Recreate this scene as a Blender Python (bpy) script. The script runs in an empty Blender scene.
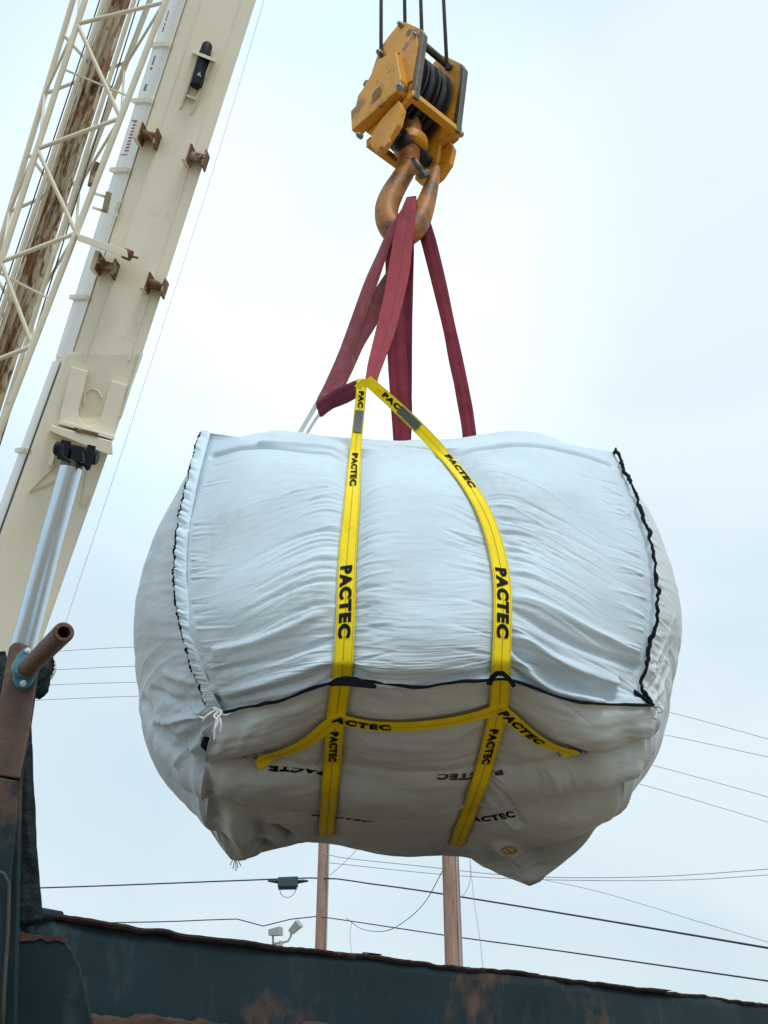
import bpy, bmesh, math, random
import numpy as np
from mathutils import Vector, Matrix
from mathutils.bvhtree import BVHTree
random.seed(4)
S = bpy.context.scene
COL = S.collection
R = math.radians
PI = math.pi

# ---------------------------------------------------------------- camera
F = 983.0; W, H = 768, 1024; PITCH = 30.0
cth, sth = math.cos(R(PITCH)), math.sin(R(PITCH))
CAM = Vector((0, 0, 1.6))
cam = bpy.data.cameras.new('camera'); camo = bpy.data.objects.new('camera', cam); COL.objects.link(camo)
cam.sensor_fit = 'VERTICAL'; cam.sensor_height = 24.0; cam.lens = F/H*24.0
cam.clip_start = 0.05; cam.clip_end = 5000
camo.location = CAM; camo.rotation_euler = (R(90+PITCH), 0, 0)
S.camera = camo
def ray(px, py):
    u = px-384.0; v = 512.0-py
    return Vector((u, F*cth-v*sth, F*sth+v*cth))

# ---------------------------------------------------------------- sky + sun
SUN_EL, SUN_AZ = 52.0, 150.0      # azimuth clockwise from +Y: behind the camera, a little right
wd = bpy.data.worlds.new('World'); S.world = wd; wd.use_nodes = True
nt = wd.node_tree; nt.nodes.clear()
def wn(t, **k):
    n = nt.nodes.new(t)
    for a, b in k.items(): setattr(n, a, b)
    return n
sky = wn('ShaderNodeTexSky', sky_type='NISHITA', sun_disc=False)
sky.sun_elevation = R(SUN_EL); sky.sun_rotation = R(SUN_AZ)
tc = wn('ShaderNodeTexCoord'); mp = wn('ShaderNodeMapping'); mp.inputs['Scale'].default_value = (1.0, 1.0, 1.7)
mp.inputs['Location'].default_value = (3.3, 1.2, 0.35)
nz = wn('ShaderNodeTexNoise'); nz.inputs['Scale'].default_value = 1.9; nz.inputs['Detail'].default_value = 5; nz.inputs['Roughness'].default_value = 0.45
nz.inputs['Distortion'].default_value = 0.4
cr = wn('ShaderNodeValToRGB')
cr.color_ramp.elements[0].position = 0.36; cr.color_ramp.elements[0].color = (0.59, 0.735, 0.83, 1)
cr.color_ramp.elements[1].position = 0.58; cr.color_ramp.elements[1].color = (0.735, 0.85, 0.91, 1)
e = cr.color_ramp.elements.new(0.49); e.color = (0.665, 0.79, 0.86, 1)
sc = wn('ShaderNodeVectorMath', operation='SCALE'); sc.inputs['Scale'].default_value = 8.25
mx = wn('ShaderNodeMix', data_type='RGBA'); mx.inputs['Factor'].default_value = 0.93
# thick overcast: brighter overhead than low down
sx = wn('ShaderNodeSeparateXYZ'); mr = wn('ShaderNodeMapRange')
mr.inputs['From Min'].default_value = 0.0; mr.inputs['From Max'].default_value = 0.55
mr.inputs['To Min'].default_value = 0.86; mr.inputs['To Max'].default_value = 1.0
s2 = wn('ShaderNodeVectorMath', operation='SCALE')
bg = wn('ShaderNodeBackground'); bg.inputs['Strength'].default_value = 0.115
wo = wn('ShaderNodeOutputWorld')
L = nt.links.new
L(tc.outputs['Generated'], mp.inputs['Vector']); L(mp.outputs[0], nz.inputs['Vector']); L(nz.outputs[0], cr.inputs[0])
L(cr.outputs[0], sc.inputs[0]); L(tc.outputs['Generated'], sx.inputs[0]); L(sx.outputs['Z'], mr.inputs['Value'])
mz = wn('ShaderNodeMapRange'); mz.inputs['From Min'].default_value = 0.86; mz.inputs['From Max'].default_value = 1.0
mz.inputs['To Min'].default_value = 0.0; mz.inputs['To Max'].default_value = 1.3
L(sx.outputs['Z'], mz.inputs['Value'])
# the thin, bright part of the cloud sheet, up and to the left
lobe = wn('ShaderNodeVectorMath', operation='DOT_PRODUCT'); nrm = wn('ShaderNodeVectorMath', operation='NORMALIZE')
L(tc.outputs['Generated'], nrm.inputs[0]); L(nrm.outputs[0], lobe.inputs[0]); lobe.inputs[1].default_value = tuple(ray(270, 270).normalized())
ml = wn('ShaderNodeMapRange', interpolation_type='SMOOTHSTEP'); ml.inputs['From Min'].default_value = 0.925; ml.inputs['From Max'].default_value = 1.0
ml.inputs['To Min'].default_value = 0.0; ml.inputs['To Max'].default_value = 0.30
L(lobe.outputs['Value'], ml.inputs['Value'])
ad = wn('ShaderNodeMath', operation='ADD'); L(mr.outputs[0], ad.inputs[0]); L(mz.outputs[0], ad.inputs[1])
ad2 = wn('ShaderNodeMath', operation='ADD'); L(ad.outputs[0], ad2.inputs[0]); L(ml.outputs[0], ad2.inputs[1])
L(sc.outputs[0], s2.inputs[0]); L(ad2.outputs[0], s2.inputs['Scale'])
L(sky.outputs[0], mx.inputs['A']); L(s2.outputs[0], mx.inputs['B']); L(mx.outputs['Result'], bg.inputs['Color']); L(bg.outputs[0], wo.inputs[0])
sun = bpy.data.lights.new('sun', 'SUN'); suno = bpy.data.objects.new('sun', sun); COL.objects.link(suno)
sun.energy = 1.15; sun.angle = R(16); sun.color = (1.0, 0.985, 0.95)
sd = Vector((math.sin(R(SUN_AZ))*math.cos(R(SUN_EL)), math.cos(R(SUN_AZ))*math.cos(R(SUN_EL)), math.sin(R(SUN_EL))))
suno.rotation_euler = sd.to_track_quat('Z', 'Y').to_euler(); suno.location = (0, -5, 20)
S.view_settings.view_transform = 'Standard'; S.view_settings.look = 'None'
S.view_settings.exposure = 0.32; S.view_settings.gamma = 1.0
S.cycles.use_denoising = True
S.cycles.max_bounces = 8; S.cycles.diffuse_bounces = 5

# ---------------------------------------------------------------- geometry of the view: where a thing seen at a pixel stands, given its distance
def P(px, py, Y):                     # at ground distance Y
    d = ray(px, py); return CAM + d*(Y/d.y)
def PD(px, py, D):                    # at depth D along the view axis
    return CAM + ray(px, py)*(D/F)
K = 0.85
def B(px, py, Y): return P(px, py, Y*K)
TOCAM = lambda p: (CAM-p).normalized()

# ---------------------------------------------------------------- materials
MATS = {}
def mat(name, col, rough=0.6, metal=0.0, var=0.12, vscale=6.0, bump=0.0, bscale=40.0, stretch=(1,1,1),
        over=None, ocol=(0.2,0.08,0.03), oscale=3.0, othr=0.55, osoft=0.06, ostretch=(1,1,1), over2=None, spec=0.5, sheen=0.0, bdist=0.01):
    if name in MATS: return MATS[name]
    m = bpy.data.materials.new(name); m.use_nodes = True; t = m.node_tree; N = t.nodes; Lk = t.links.new
    b = N['Principled BSDF']; b.inputs['Roughness'].default_value = rough; b.inputs['Metallic'].default_value = metal
    b.inputs['Specular IOR Level'].default_value = spec
    if sheen: b.inputs['Sheen Weight'].default_value = sheen
    c = N.new('ShaderNodeTexCoord')
    n1 = N.new('ShaderNodeTexNoise'); n1.inputs['Scale'].default_value = vscale; n1.inputs['Detail'].default_value = 6; n1.inputs['Roughness'].default_value = .65
    mp1 = N.new('ShaderNodeMapping'); mp1.inputs['Scale'].default_value = stretch
    Lk(c.outputs['Object'], mp1.inputs[0]); Lk(mp1.outputs[0], n1.inputs['Vector'])
    r = N.new('ShaderNodeValToRGB'); r.color_ramp.elements[0].position = .3; r.color_ramp.elements[1].position = .7
    r.color_ramp.elements[0].color = tuple(x*(1-var) for x in col)+(1,); r.color_ramp.elements[1].color = tuple(min(1, x*(1+var)) for x in col)+(1,)
    Lk(n1.outputs[0], r.inputs[0]); out = r.outputs[0]
    def overlay(out, oc, osc, th, so, ost, amt=1.0):
        n = N.new('ShaderNodeTexNoise'); n.inputs['Scale'].default_value = osc; n.inputs['Detail'].default_value = 9; n.inputs['Roughness'].default_value = .7
        q = N.new('ShaderNodeMapping'); q.inputs['Scale'].default_value = ost; q.inputs['Location'].default_value = (osc*.37, 1.3, 2.1)
        Lk(c.outputs['Object'], q.inputs[0]); Lk(q.outputs[0], n.inputs['Vector'])
        a = N.new('ShaderNodeMapRange'); a.inputs['From Min'].default_value = th; a.inputs['From Max'].default_value = th+so; a.inputs['To Max'].default_value = amt
        Lk(n.outputs[0], a.inputs['Value'])
        x = N.new('ShaderNodeMix'); x.data_type = 'RGBA'; Lk(a.outputs[0], x.inputs['Factor']); Lk(out, x.inputs['A'])
        n3 = N.new('ShaderNodeTexNoise'); n3.inputs['Scale'].default_value = osc*9; n3.inputs['Detail'].default_value = 4
        r3 = N.new('ShaderNodeValToRGB'); r3.color_ramp.elements[0].position = .35; r3.color_ramp.elements[1].position = .65
        r3.color_ramp.elements[0].color = tuple(v*.6 for v in oc)+(1,); r3.color_ramp.elements[1].color = tuple(min(1, v*1.4) for v in oc)+(1,)
        Lk(c.outputs['Object'], n3.inputs['Vector']); Lk(n3.outputs[0], r3.inputs[0]); Lk(r3.outputs[0], x.inputs['B'])
        return x.outputs['Result']
    if over: out = overlay(out, ocol, oscale, othr, osoft, ostretch, over)
    if over2: out = overlay(out, *over2)
    Lk(out, b.inputs['Base Color'])
    if bump:
        n2 = N.new('ShaderNodeTexNoise'); n2.inputs['Scale'].default_value = bscale; n2.inputs['Detail'].default_value = 5
        Lk(mp1.outputs[0], n2.inputs['Vector'])
        bp = N.new('ShaderNodeBump'); bp.inputs['Strength'].default_value = bump; bp.inputs['Distance'].default_value = bdist
        Lk(n2.outputs[0], bp.inputs['Height']); Lk(bp.outputs[0], b.inputs['Normal'])
    MATS[name] = m; return m

RUST = (.16, .065, .03)
# woven polypropylene: white, fine weave, fine crumple lines running level
def fabric(name, col, amt=0.5):
    m = mat(name, col, rough=.78, var=.06, vscale=2.2, sheen=.1, spec=.2, over=.35, ocol=(.50, .53, .52), oscale=2.4, othr=.52, osoft=.2, over2=((.42, .44, .40), 11.0, .66, .08, (1, 1, 1), .35))
    t = m.node_tree; N = t.nodes; Lk = t.links.new; b = N['Principled BSDF']
    c = N.new('ShaderNodeTexCoord')
    prev = None
    for sc_, scl, st, di in (((1.6, 1.6, 15), 3.0, amt, .02), ((5, 5, 30), 4.5, amt*.8, .008), ((1, 1, 1), 160, .3, .002)):
        q = N.new('ShaderNodeMapping'); q.inputs['Scale'].default_value = sc_; q.inputs['Rotation'].default_value = (0, R(6), 0)
        n = N.new('ShaderNodeTexNoise'); n.inputs['Scale'].default_value = scl; n.inputs['Detail'].default_value = 3; n.inputs['Distortion'].default_value = .6
        bp = N.new('ShaderNodeBump'); bp.inputs['Strength'].default_value = st; bp.inputs['Distance'].default_value = di
        Lk(c.outputs['Object'], q.inputs[0]); Lk(q.outputs[0], n.inputs['Vector']); Lk(n.outputs[0], bp.inputs['Height'])
        if prev: Lk(prev.outputs[0], bp.inputs['Normal'])
        prev = bp
    Lk(prev.outputs[0], b.inputs['Normal'])
    return m
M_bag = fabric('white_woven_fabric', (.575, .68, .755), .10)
M_bagb = fabric('greyer_woven_fabric', (.575, .62, .625), .2)  # bottom panel: greyer and less blue than the front
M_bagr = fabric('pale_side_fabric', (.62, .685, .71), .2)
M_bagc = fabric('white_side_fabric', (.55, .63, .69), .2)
M_ruf = fabric('white_ruffle_fabric', (.62, .76, .86), .15)
M_blk = mat('black_piping', (.008, .010, .014), .9, spec=.15, bump=.5, bscale=120)
M_yel = mat('yellow_webbing', (.95, .72, .004), .65, spec=.3, var=.08, vscale=14, bump=.35, bscale=260, over=.35, ocol=(.55, .38, .03), oscale=9, othr=.6, osoft=.12)
M_sti = mat('orange_stitching', (.50, .27, .02), .8, bump=.6, bscale=300)
M_ink = mat('black_ink', (.012, .013, .012), .9, spec=.15, var=.2, vscale=30, over=.35, ocol=(.25, .2, .03), oscale=60, othr=.66, osoft=.05)
M_inkb = mat('faded_brown_ink', (.06, .04, .035), .8, var=.3, vscale=30)
M_lab = mat('dark_grey_label', (.065, .075, .08), .5, var=.1)
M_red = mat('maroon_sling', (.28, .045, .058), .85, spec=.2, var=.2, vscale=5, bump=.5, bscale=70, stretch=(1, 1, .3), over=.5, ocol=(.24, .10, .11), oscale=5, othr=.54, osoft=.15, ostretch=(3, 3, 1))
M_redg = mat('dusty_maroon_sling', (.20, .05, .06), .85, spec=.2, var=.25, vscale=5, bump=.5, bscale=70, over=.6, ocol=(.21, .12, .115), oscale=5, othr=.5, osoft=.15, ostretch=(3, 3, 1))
M_oran = mat('worn_orange_yellow_paint', (.66, .295, .012), .48, var=.12, vscale=5, bump=.3, bscale=45, over=.85, ocol=(.24, .11, .03), oscale=5.5, othr=.54, osoft=.07, over2=((.12, .11, .10), 9.0, .66, .03, (1, 1, 1), .9))
M_hook = mat('worn_hook_paint', (.40, .15, .018), .5, var=.2, vscale=9, bump=.35, bscale=40, over=.9, ocol=(.13, .06, .03), oscale=6, othr=.48, osoft=.12)
M_steel = mat('bare_dark_steel', (.13, .115, .09), .45, .6, var=.3, vscale=14, bump=.3)
M_bolt = mat('galvanised_bolt', (.30, .31, .30), .4, .6, var=.2)
M_shv = mat('greased_sheave_steel', (.035, .033, .033), .4, .5, var=.4, vscale=10, bump=.2)
M_rope = mat('dark_wire_rope', (.07, .075, .085), .5, .6, var=.3, vscale=60, bump=.8, bscale=90)
M_boom = mat('cream_boom_paint', (.86, .80, .645), .42, var=.04, vscale=1.2, over=.5, ocol=(.72, .64, .46), oscale=1.6, othr=.56, osoft=.2, over2=((.25, .14, .06), 7.0, .74, .03, (1, 1, 1), .8))
M_boomw = mat('white_boom_side_paint', (.86, .86, .83), .4, var=.03, vscale=1.5)
M_cream = mat('pale_cream_paint', (.80, .75, .60), .45, var=.06, vscale=3, over=.7, ocol=(.30, .17, .08), oscale=5, othr=.66, osoft=.04)
M_rustb = mat('rusted_beam', (.56, .49, .36), .8, var=.4, vscale=5, stretch=(5, 5, .2), bump=.3, bscale=12, over=.9, ocol=(.24, .10, .03), oscale=3, othr=.49, osoft=.05, ostretch=(4, 4, .7), over2=((.07, .025, .012), 4.0, .56, .05, (2.5, 2.5, .7), .9))
M_rustd = mat('rusty_bracket', (.16, .075, .038), .8, var=.5, vscale=9, bump=.4, over=.8, ocol=(.50, .43, .31), oscale=7, othr=.53, osoft=.05)
M_gun = mat('black_grease', (.006, .009, .014), .5, spec=.25, var=.4, vscale=20, bump=.6, bscale=20)
M_chr = mat('chrome_rod', (.60, .70, .78), .22, .95, var=.06, vscale=1.0, stretch=(4, 4, .3))
M_dkred = mat('dark_red_ink', (.40, .05, .05), .7)
M_dkbl = mat('slate_blue_ink', (.10, .13, .17), .6)
M_wall = mat('dark_slate_paint', (.0045, .020, .028), .68, spec=.3, var=.3, vscale=2.5, bump=.35, bscale=9, over=.85, ocol=(.085, .05, .035), oscale=1.5, othr=.575, osoft=.07, over2=((.03, .05, .055), 6.0, .56, .14, (1, 1, .25), .7))
M_lip = mat('blackened_rust', (.025, .013, .011), .8, spec=.2, var=.4, vscale=10, bump=.7, bscale=35, over=.7, ocol=(.10, .05, .04), oscale=5, othr=.58, osoft=.06)
M_rusth = mat('heavy_rust', (.065, .03, .02), .85, var=.4, vscale=8, bump=.7, bscale=35, over=.6, ocol=(.05, .03, .025), oscale=9, othr=.5, osoft=.1)
M_rustp = mat('rust_brown_plate', (.105, .06, .045), .7, var=.3, vscale=14, bump=.4, bscale=50, over=.6, ocol=(.16, .07, .04), oscale=10, othr=.55, osoft=.1)
M_pipe = mat('rusty_pipe_steel', (.10, .042, .026), .6, var=.4, vscale=25, bump=.5, bscale=90)
M_hole = mat('dark_bore', (.012, .008, .006), .8)
M_blue = mat('blue_bearing_paint', (.03, .17, .22), .4, var=.25, vscale=25, bump=.2, over=.7, ocol=(.03, .05, .055), oscale=22, othr=.6, osoft=.06)
M_tarp = mat('black_tarpaulin', (.004, .010, .012), .6, spec=.2, var=.3, vscale=12, bump=.9, bscale=14, bdist=.03)
M_wood = mat('weathered_pole_wood', (.34, .215, .165), .85, var=.3, vscale=5, stretch=(5, 5, .5), bump=.5, bscale=20, over=.8, ocol=(.19, .085, .055), oscale=3, othr=.54, osoft=.08, ostretch=(4, 4, .5))
M_wire = mat('black_cable', (.02, .025, .035), .6)
M_wireg = mat('thin_grey_cable', (.36, .42, .46), .6)
M_teal = mat('teal_splice_case', (.02, .06, .065), .5, bump=.5, bscale=30)
M_gal = mat('grey_lamp_housing', (.36, .40, .40), .5, .2)
M_lens = mat('pale_lamp_lens', (.7, .72, .7), .2)
M_white = mat('white_plastic', (.75, .74, .70), .5)
M_str = mat('white_cord', (.80, .82, .82), .8)
M_gnd = mat('packed_gravel', (.245, .19, .13), .95, var=.2, vscale=.8, bump=.6, bscale=20, over=.5, ocol=(.17, .12, .07), oscale=.3, othr=.5, osoft=.2)

# ---------------------------------------------------------------- object helpers
def link(o, parent=None):
    COL.objects.link(o)
    if parent is not None: o.parent = parent; o.matrix_parent_inverse = parent.matrix_world.inverted()
    return o
def mesh(name, V, Fc, m, parent=None, smooth=False):
    me = bpy.data.meshes.new(name); me.from_pydata([tuple(v) for v in V], [], Fc); me.update()
    bm = bmesh.new(); bm.from_mesh(me); bmesh.ops.recalc_face_normals(bm, faces=bm.faces); bm.to_mesh(me); bm.free()
    me.materials.append(m)
    if smooth: me.polygons.foreach_set('use_smooth', [True]*len(me.polygons))
    o = bpy.data.objects.new(name, me); return link(o, parent)
class MB:
    def __init__(s): s.v = []; s.f = []
    def add(s, V, Fc):
        k = len(s.v); s.v += [Vector(v) for v in V]; s.f += [[i+k for i in f] for f in Fc]; return s
    def tube(s, pts, rad, n=8, closed_caps=True, flat=None):
        pts = [Vector(p) for p in pts]; N_ = len(pts)
        if not hasattr(rad, '__len__'): rad = [rad]*N_
        V = []; up = None
        for i, p in enumerate(pts):
            t = (pts[min(i+1, N_-1)]-pts[max(i-1, 0)]).normalized()
            if up is None: up = t.orthogonal().normalized()
            up = (up-t*up.dot(t)); up = up.normalized() if up.length > 1e-6 else t.orthogonal().normalized()
            w = t.cross(up)
            for j in range(n):
                a = 2*PI*j/n; V.append(p+(up*math.cos(a)+w*math.sin(a))*rad[i])
        Fc = [[i*n+j, i*n+(j+1) % n, (i+1)*n+(j+1) % n, (i+1)*n+j] for i in range(N_-1) for j in range(n)]
        if closed_caps: Fc += [list(range(n))[::-1], [(N_-1)*n+j for j in range(n)]]
        return s.add(V, Fc)
    def box(s, o, a, b, c):            # corner + three edge vectors
        o, a, b, c = map(Vector, (o, a, b, c))
        V = [o, o+a, o+a+b, o+b, o+c, o+a+c, o+a+b+c, o+b+c]
        return s.add(V, [[0, 3, 2, 1], [4, 5, 6, 7], [0, 1, 5, 4], [1, 2, 6, 5], [2, 3, 7, 6], [3, 0, 4, 7]])
    def prism(s, pts, d):              # polygon extruded by vector d
        n = len(pts); d = Vector(d); pts = [Vector(p) for p in pts]
        V = pts+[p+d for p in pts]
        return s.add(V, [list(range(n))[::-1], list(range(n, 2*n))]+[[i, (i+1) % n, n+(i+1) % n, n+i] for i in range(n)])
    def hexa(s, A, Bq):                # two quads joined
        return s.add(list(A)+list(Bq), [[3, 2, 1, 0], [4, 5, 6, 7]]+[[i, (i+1) % 4, 4+(i+1) % 4, 4+i] for i in range(4)])
    def build(s, name, m, parent=None, smooth=False, bevel=0.0, autos=None):
        o = mesh(name, s.v, s.f, m, parent, smooth)
        if bevel:
            bv = o.modifiers.new('bevel', 'BEVEL'); bv.width = bevel; bv.segments = 2; bv.limit_method = 'ANGLE'; bv.angle_limit = R(35)
        if autos: 
            for p in o.data.polygons: p.use_smooth = True
            o.data.set_sharp_from_angle(angle=R(autos))
        return o
def empty(name, loc, label, cat, group=None):
    o = bpy.data.objects.new(name, None); o.location = loc; o.empty_display_size = .2; COL.objects.link(o)
    bpy.context.view_layer.update() if False else None
    o.matrix_world = Matrix.Translation(Vector(loc))
    o['label'] = label; o['category'] = cat
    if group: o['group'] = group
    return o
def tag(o, label, cat, group=None):
    o['label'] = label; o['category'] = cat
    if group: o['group'] = group
    return o
def recenter(o, pt):                   # move a mesh's origin to pt without moving its geometry
    pt = Vector(pt); o.data.transform(Matrix.Translation(-pt)); o.location = pt
    return o

# ---------------------------------------------------------------- noise + splines (numpy)
_rng = np.random.RandomState(11); _tab = _rng.rand(256, 256).astype(np.float64)
def vn(x, y, s=0):
    x = np.asarray(x, float)+s*17.3; y = np.asarray(y, float)+s*31.7
    xi = np.floor(x).astype(int); yi = np.floor(y).astype(int); fx = x-xi; fy = y-yi
    fx = fx*fx*fx*(fx*(fx*6-15)+10); fy = fy*fy*fy*(fy*(fy*6-15)+10)
    g = lambda a, b: _tab[a % 256, b % 256]
    return (g(xi, yi)*(1-fx)*(1-fy)+g(xi+1, yi)*fx*(1-fy)+g(xi, yi+1)*(1-fx)*fy+g(xi+1, yi+1)*fx*fy)*2-1
def crs(ctrl, n, axis=0):              # uniform Catmull-Rom resample along an axis
    c = np.moveaxis(np.asarray(ctrl, float), axis, 0); m = len(c)
    c = np.concatenate([[2*c[0]-c[1]], c, [2*c[-1]-c[-2]]])
    t = np.linspace(0, m-1, n); i = np.minimum(t.astype(int), m-2); f = (t-i).reshape((-1,)+(1,)*(c.ndim-1))
    p0, p1, p2, p3 = c[i], c[i+1], c[i+2], c[i+3]
    o = .5*((2*p1)+(-p0+p2)*f+(2*p0-5*p1+4*p2-p3)*f**2+(-p0+3*p1-3*p2+p3)*f**3)
    return np.moveaxis(o, 0, axis)
def gnormals(G):
    du = np.gradient(G, axis=1); dv = np.gradient(G, axis=0); n = np.cross(du, dv)
    return n/(np.linalg.norm(n, axis=2, keepdims=True)+1e-12)

# ================================================================= GROUND
g = mesh('ground', [(-400, -400, 0), (400, -400, 0), (400, 400, 0), (-400, 400, 0)], [[0, 1, 2, 3]], M_gnd); g['kind'] = 'structure'

# ================================================================= BULK BAG
bag = empty('bulk_bag', B(410, 690, 5.2), 'huge bulging white woven bag with black piping and yellow straps, slung from the crane hook', 'lifting bag')
def grid(rows): return np.array([[tuple(B(*p)) for p in r] for r in rows])
front_c = grid([
 [(203,432,4.95),(262,440,4.75),(335,447,4.7),(400,450,4.7),(455,448,4.7),(535,443,4.75),(614,452,5.0)],
 [(188,488,4.72),(255,485,4.45),(340,490,4.28),(410,492,4.25),(480,490,4.28),(560,485,4.45),(633,490,4.8)],
 [(178,548,4.6),(250,548,4.3),(345,550,4.1),(415,550,4.08),(495,550,4.12),(580,545,4.3),(650,545,4.65)],
 [(180,605,4.55),(250,607,4.22),(343,610,4.03),(415,610,4.0),(503,610,4.05),(590,605,4.25),(657,600,4.6)],
 [(192,655,4.52),(255,660,4.22),(340,660,4.05),(415,660,4.02),(504,655,4.07),(590,660,4.27),(650,655,4.6)],
 [(206,692,4.55),(262,685,4.27),(340,673,4.1),(415,676,4.07),(503,669,4.1),(580,685,4.32),(642,686,4.62)],
 [(216,714,4.6),(275,702,4.32),(340,682,4.15),(415,687,4.12),(502,680,4.15),(580,702,4.35),(655,706,4.65)]])
bot_c = grid([
 [(216,714,4.6),(275,702,4.32),(340,682,4.15),(415,687,4.12),(502,680,4.15),(580,702,4.35),(655,706,4.65)],
 [(208,748,4.75),(262,738,4.6),(338,730,4.55),(415,734,4.55),(500,724,4.55),(580,740,4.6),(645,734,4.85)],
 [(207,775,5.05),(262,770,5.0),(335,772,5.0),(415,776,5.0),(495,772,5.0),(575,768,5.0),(627,762,5.1)],
 [(212,805,5.6),(265,812,5.65),(333,817,5.65),(410,822,5.7),(480,817,5.65),(550,814,5.6),(609,798,5.5)],
 [(222,835,6.2),(272,838,6.35),(330,838,6.4),(400,850,6.45),(455,850,6.4),(515,853,6.3),(578,843,6.0)],
 [(232,860,6.6),(285,847,6.7),(328,839,6.8),(395,855,6.8),(455,852,6.8),(488,868,6.6),(530,886,6.4)]])
left_c = grid([
 [(203,432,4.95),(196,458,5.3),(195,487,5.65),(203,515,6.0),(220,540,6.35),(240,563,6.7)],
 [(188,488,4.72),(170,505,5.05),(163,525,5.45),(168,550,5.9),(190,575,6.4),(225,600,6.9)],
 [(178,548,4.6),(155,556,4.95),(144,570,5.4),(146,590,5.9),(172,615,6.4),(218,640,6.9)],
 [(180,605,4.55),(150,608,4.9),(137,617,5.35),(140,633,5.9),(165,655,6.4),(213,680,6.9)],
 [(192,655,4.52),(156,657,4.9),(139,668,5.35),(143,690,5.85),(168,720,6.35),(215,750,6.9)],
 [(206,692,4.55),(172,706,4.92),(152,724,5.3),(158,748,5.8),(186,785,6.25),(222,812,6.8)],
 [(216,714,4.6),(208,748,4.75),(207,775,5.05),(212,805,5.6),(222,835,6.2),(232,860,6.6)]])
right_c = grid([
 [(614,452,5.0),(612,478,5.35),(606,505,5.7),(598,530,6.05),(585,552,6.4),(568,572,6.7)],
 [(633,490,4.8),(645,505,5.1),(645,527,5.5),(635,552,5.95),(612,577,6.4),(580,602,6.8)],
 [(650,545,4.65),(666,557,5.0),(670,575,5.4),(660,597,5.9),(630,620,6.4),(588,645,6.9)],
 [(657,600,4.6),(674,607,4.95),(679,622,5.35),(668,643,5.85),(636,665,6.4),(590,690,6.9)],
 [(650,655,4.6),(670,655,4.95),(676,668,5.3),(664,690,5.8),(630,715,6.3),(585,745,6.9)],
 [(642,686,4.62),(657,690,4.85),(660,712,5.15),(648,745,5.6),(613,785,6.1),(560,815,6.7)],
 [(655,706,4.65),(645,734,4.85),(627,762,5.1),(609,798,5.5),(578,843,6.0),(530,886,6.4)]])
top_mid = [
 [(196,458,5.3),(262,432,5.2),(335,438,5.3),(400,444,5.3),(455,441,5.3),(535,434,5.25),(612,478,5.35)],
 [(195,487,5.65),(262,462,5.7),(335,465,5.7),(400,470,5.7),(460,468,5.7),(530,465,5.7),(606,505,5.7)],
 [(203,515,6.0),(268,498,6.05),(335,500,6.05),(400,505,6.05),(460,503,6.05),(525,500,6.05),(598,530,6.05)],
 [(220,540,6.35),(275,533,6.4),(337,536,6.4),(400,538,6.4),(460,536,6.4),(520,536,6.4),(585,552,6.4)],
 [(240,563,6.7),(290,568,6.8),(345,572,6.85),(400,575,6.85),(455,575,6.85),(515,573,6.8),(568,572,6.7)]]
top_c = np.concatenate([front_c[:1], grid(top_mid)])
# back: Coons patch pushed out to the rear
def back_grid():
    Lc, Rc, Tc, Bc = left_c[:, -1], right_c[:, -1], top_c[-1], bot_c[-1]
    G = np.zeros((7, 7, 3))
    for i in range(7):
        for j in range(7):
            v, u = i/6, j/6
            G[i, j] = (1-u)*Lc[i]+u*Rc[i]+(1-v)*Tc[j]+v*Bc[j]-((1-u)*(1-v)*Tc[0]+u*(1-v)*Tc[-1]+(1-u)*v*Bc[0]+u*v*Bc[-1])
            G[i, j, 1] += .45*math.sin(PI*u)*math.sin(PI*v)
    return G
back_c = back_grid()
def dense(c, n, m): return crs(crs(c, n, 0), m, 1)
PAN = {'front_panel': dense(front_c, 460, 620), 'bottom_panel': dense(bot_c, 420, 620), 'left': dense(left_c, 360, 260),
       'right': dense(right_c, 360, 260), 'top_panel': dense(top_c, 200, 420), 'back_panel': dense(back_c, 70, 90)}
centre = PAN['front_panel'].mean((0, 1))*.5+PAN['back_panel'].mean((0, 1))*.5
# the base hangs in three stacked tiers: deep at both sides, shallow in the middle
def pl(u, xs, ys): return np.interp(u, xs, ys)
def scallop(v, u):
    c1 = pl(u, [0, .3, .7, .85, 1], [.30, .385, .385, .30, .22]); c2 = pl(u, [0, .15, .35, .7, 1], [.52, .56, .60, .56, .45]); c3 = pl(u, [0, .2, .4, .7, 1], [.74, .78, .84, .80, .70])
    A = pl(u, [0, .12, .35, .65, .88, 1], [1, .95, .42, .42, 1, 1]); o = np.zeros_like(v)
    for a, b, k in ((0*c1, c1, .065), (c1, c2, .125), (c2, c3, .115), (c3, 0*c1+1, .03)):
        t = np.clip((v-a)/(b-a), 0, 1); o += k*(np.clip(np.sin(PI*t), 0, 1)**.72*(1.1-.35*t))*((v > a) & (v <= b))
    return o*A
def sdir(u):                           # which way a tier bulges: outwards at the sides, down in the middle
    x = np.sign(u-.5)*np.clip((np.abs(u-.5)-.25)/.25, 0, 1)*.12
    return np.stack([x, 0*x-.20, 0*x-.85], -1)
G = PAN['bottom_panel']; n_, m_ = G.shape[:2]; vv, uu = np.meshgrid(np.linspace(0, 1, n_), np.linspace(0, 1, m_), indexing='ij')
PAN['bottom_panel'] = G+sdir(uu)*scallop(vv, uu)[..., None]
for k, u0 in (('left', 0.0), ('right', 1.0)):
    G = PAN[k]; n_, m_ = G.shape[:2]; vv, uu = np.meshgrid(np.linspace(0, 1, n_), np.linspace(0, 1, m_), indexing='ij')
    w = np.clip((vv-.62)/.38, 0, 1); w = w*w*(3-2*w)
    PAN[k] = G+sdir(np.full_like(uu, u0))*(scallop(uu, np.full_like(uu, u0))*w)[..., None]
NRM = {}
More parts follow.
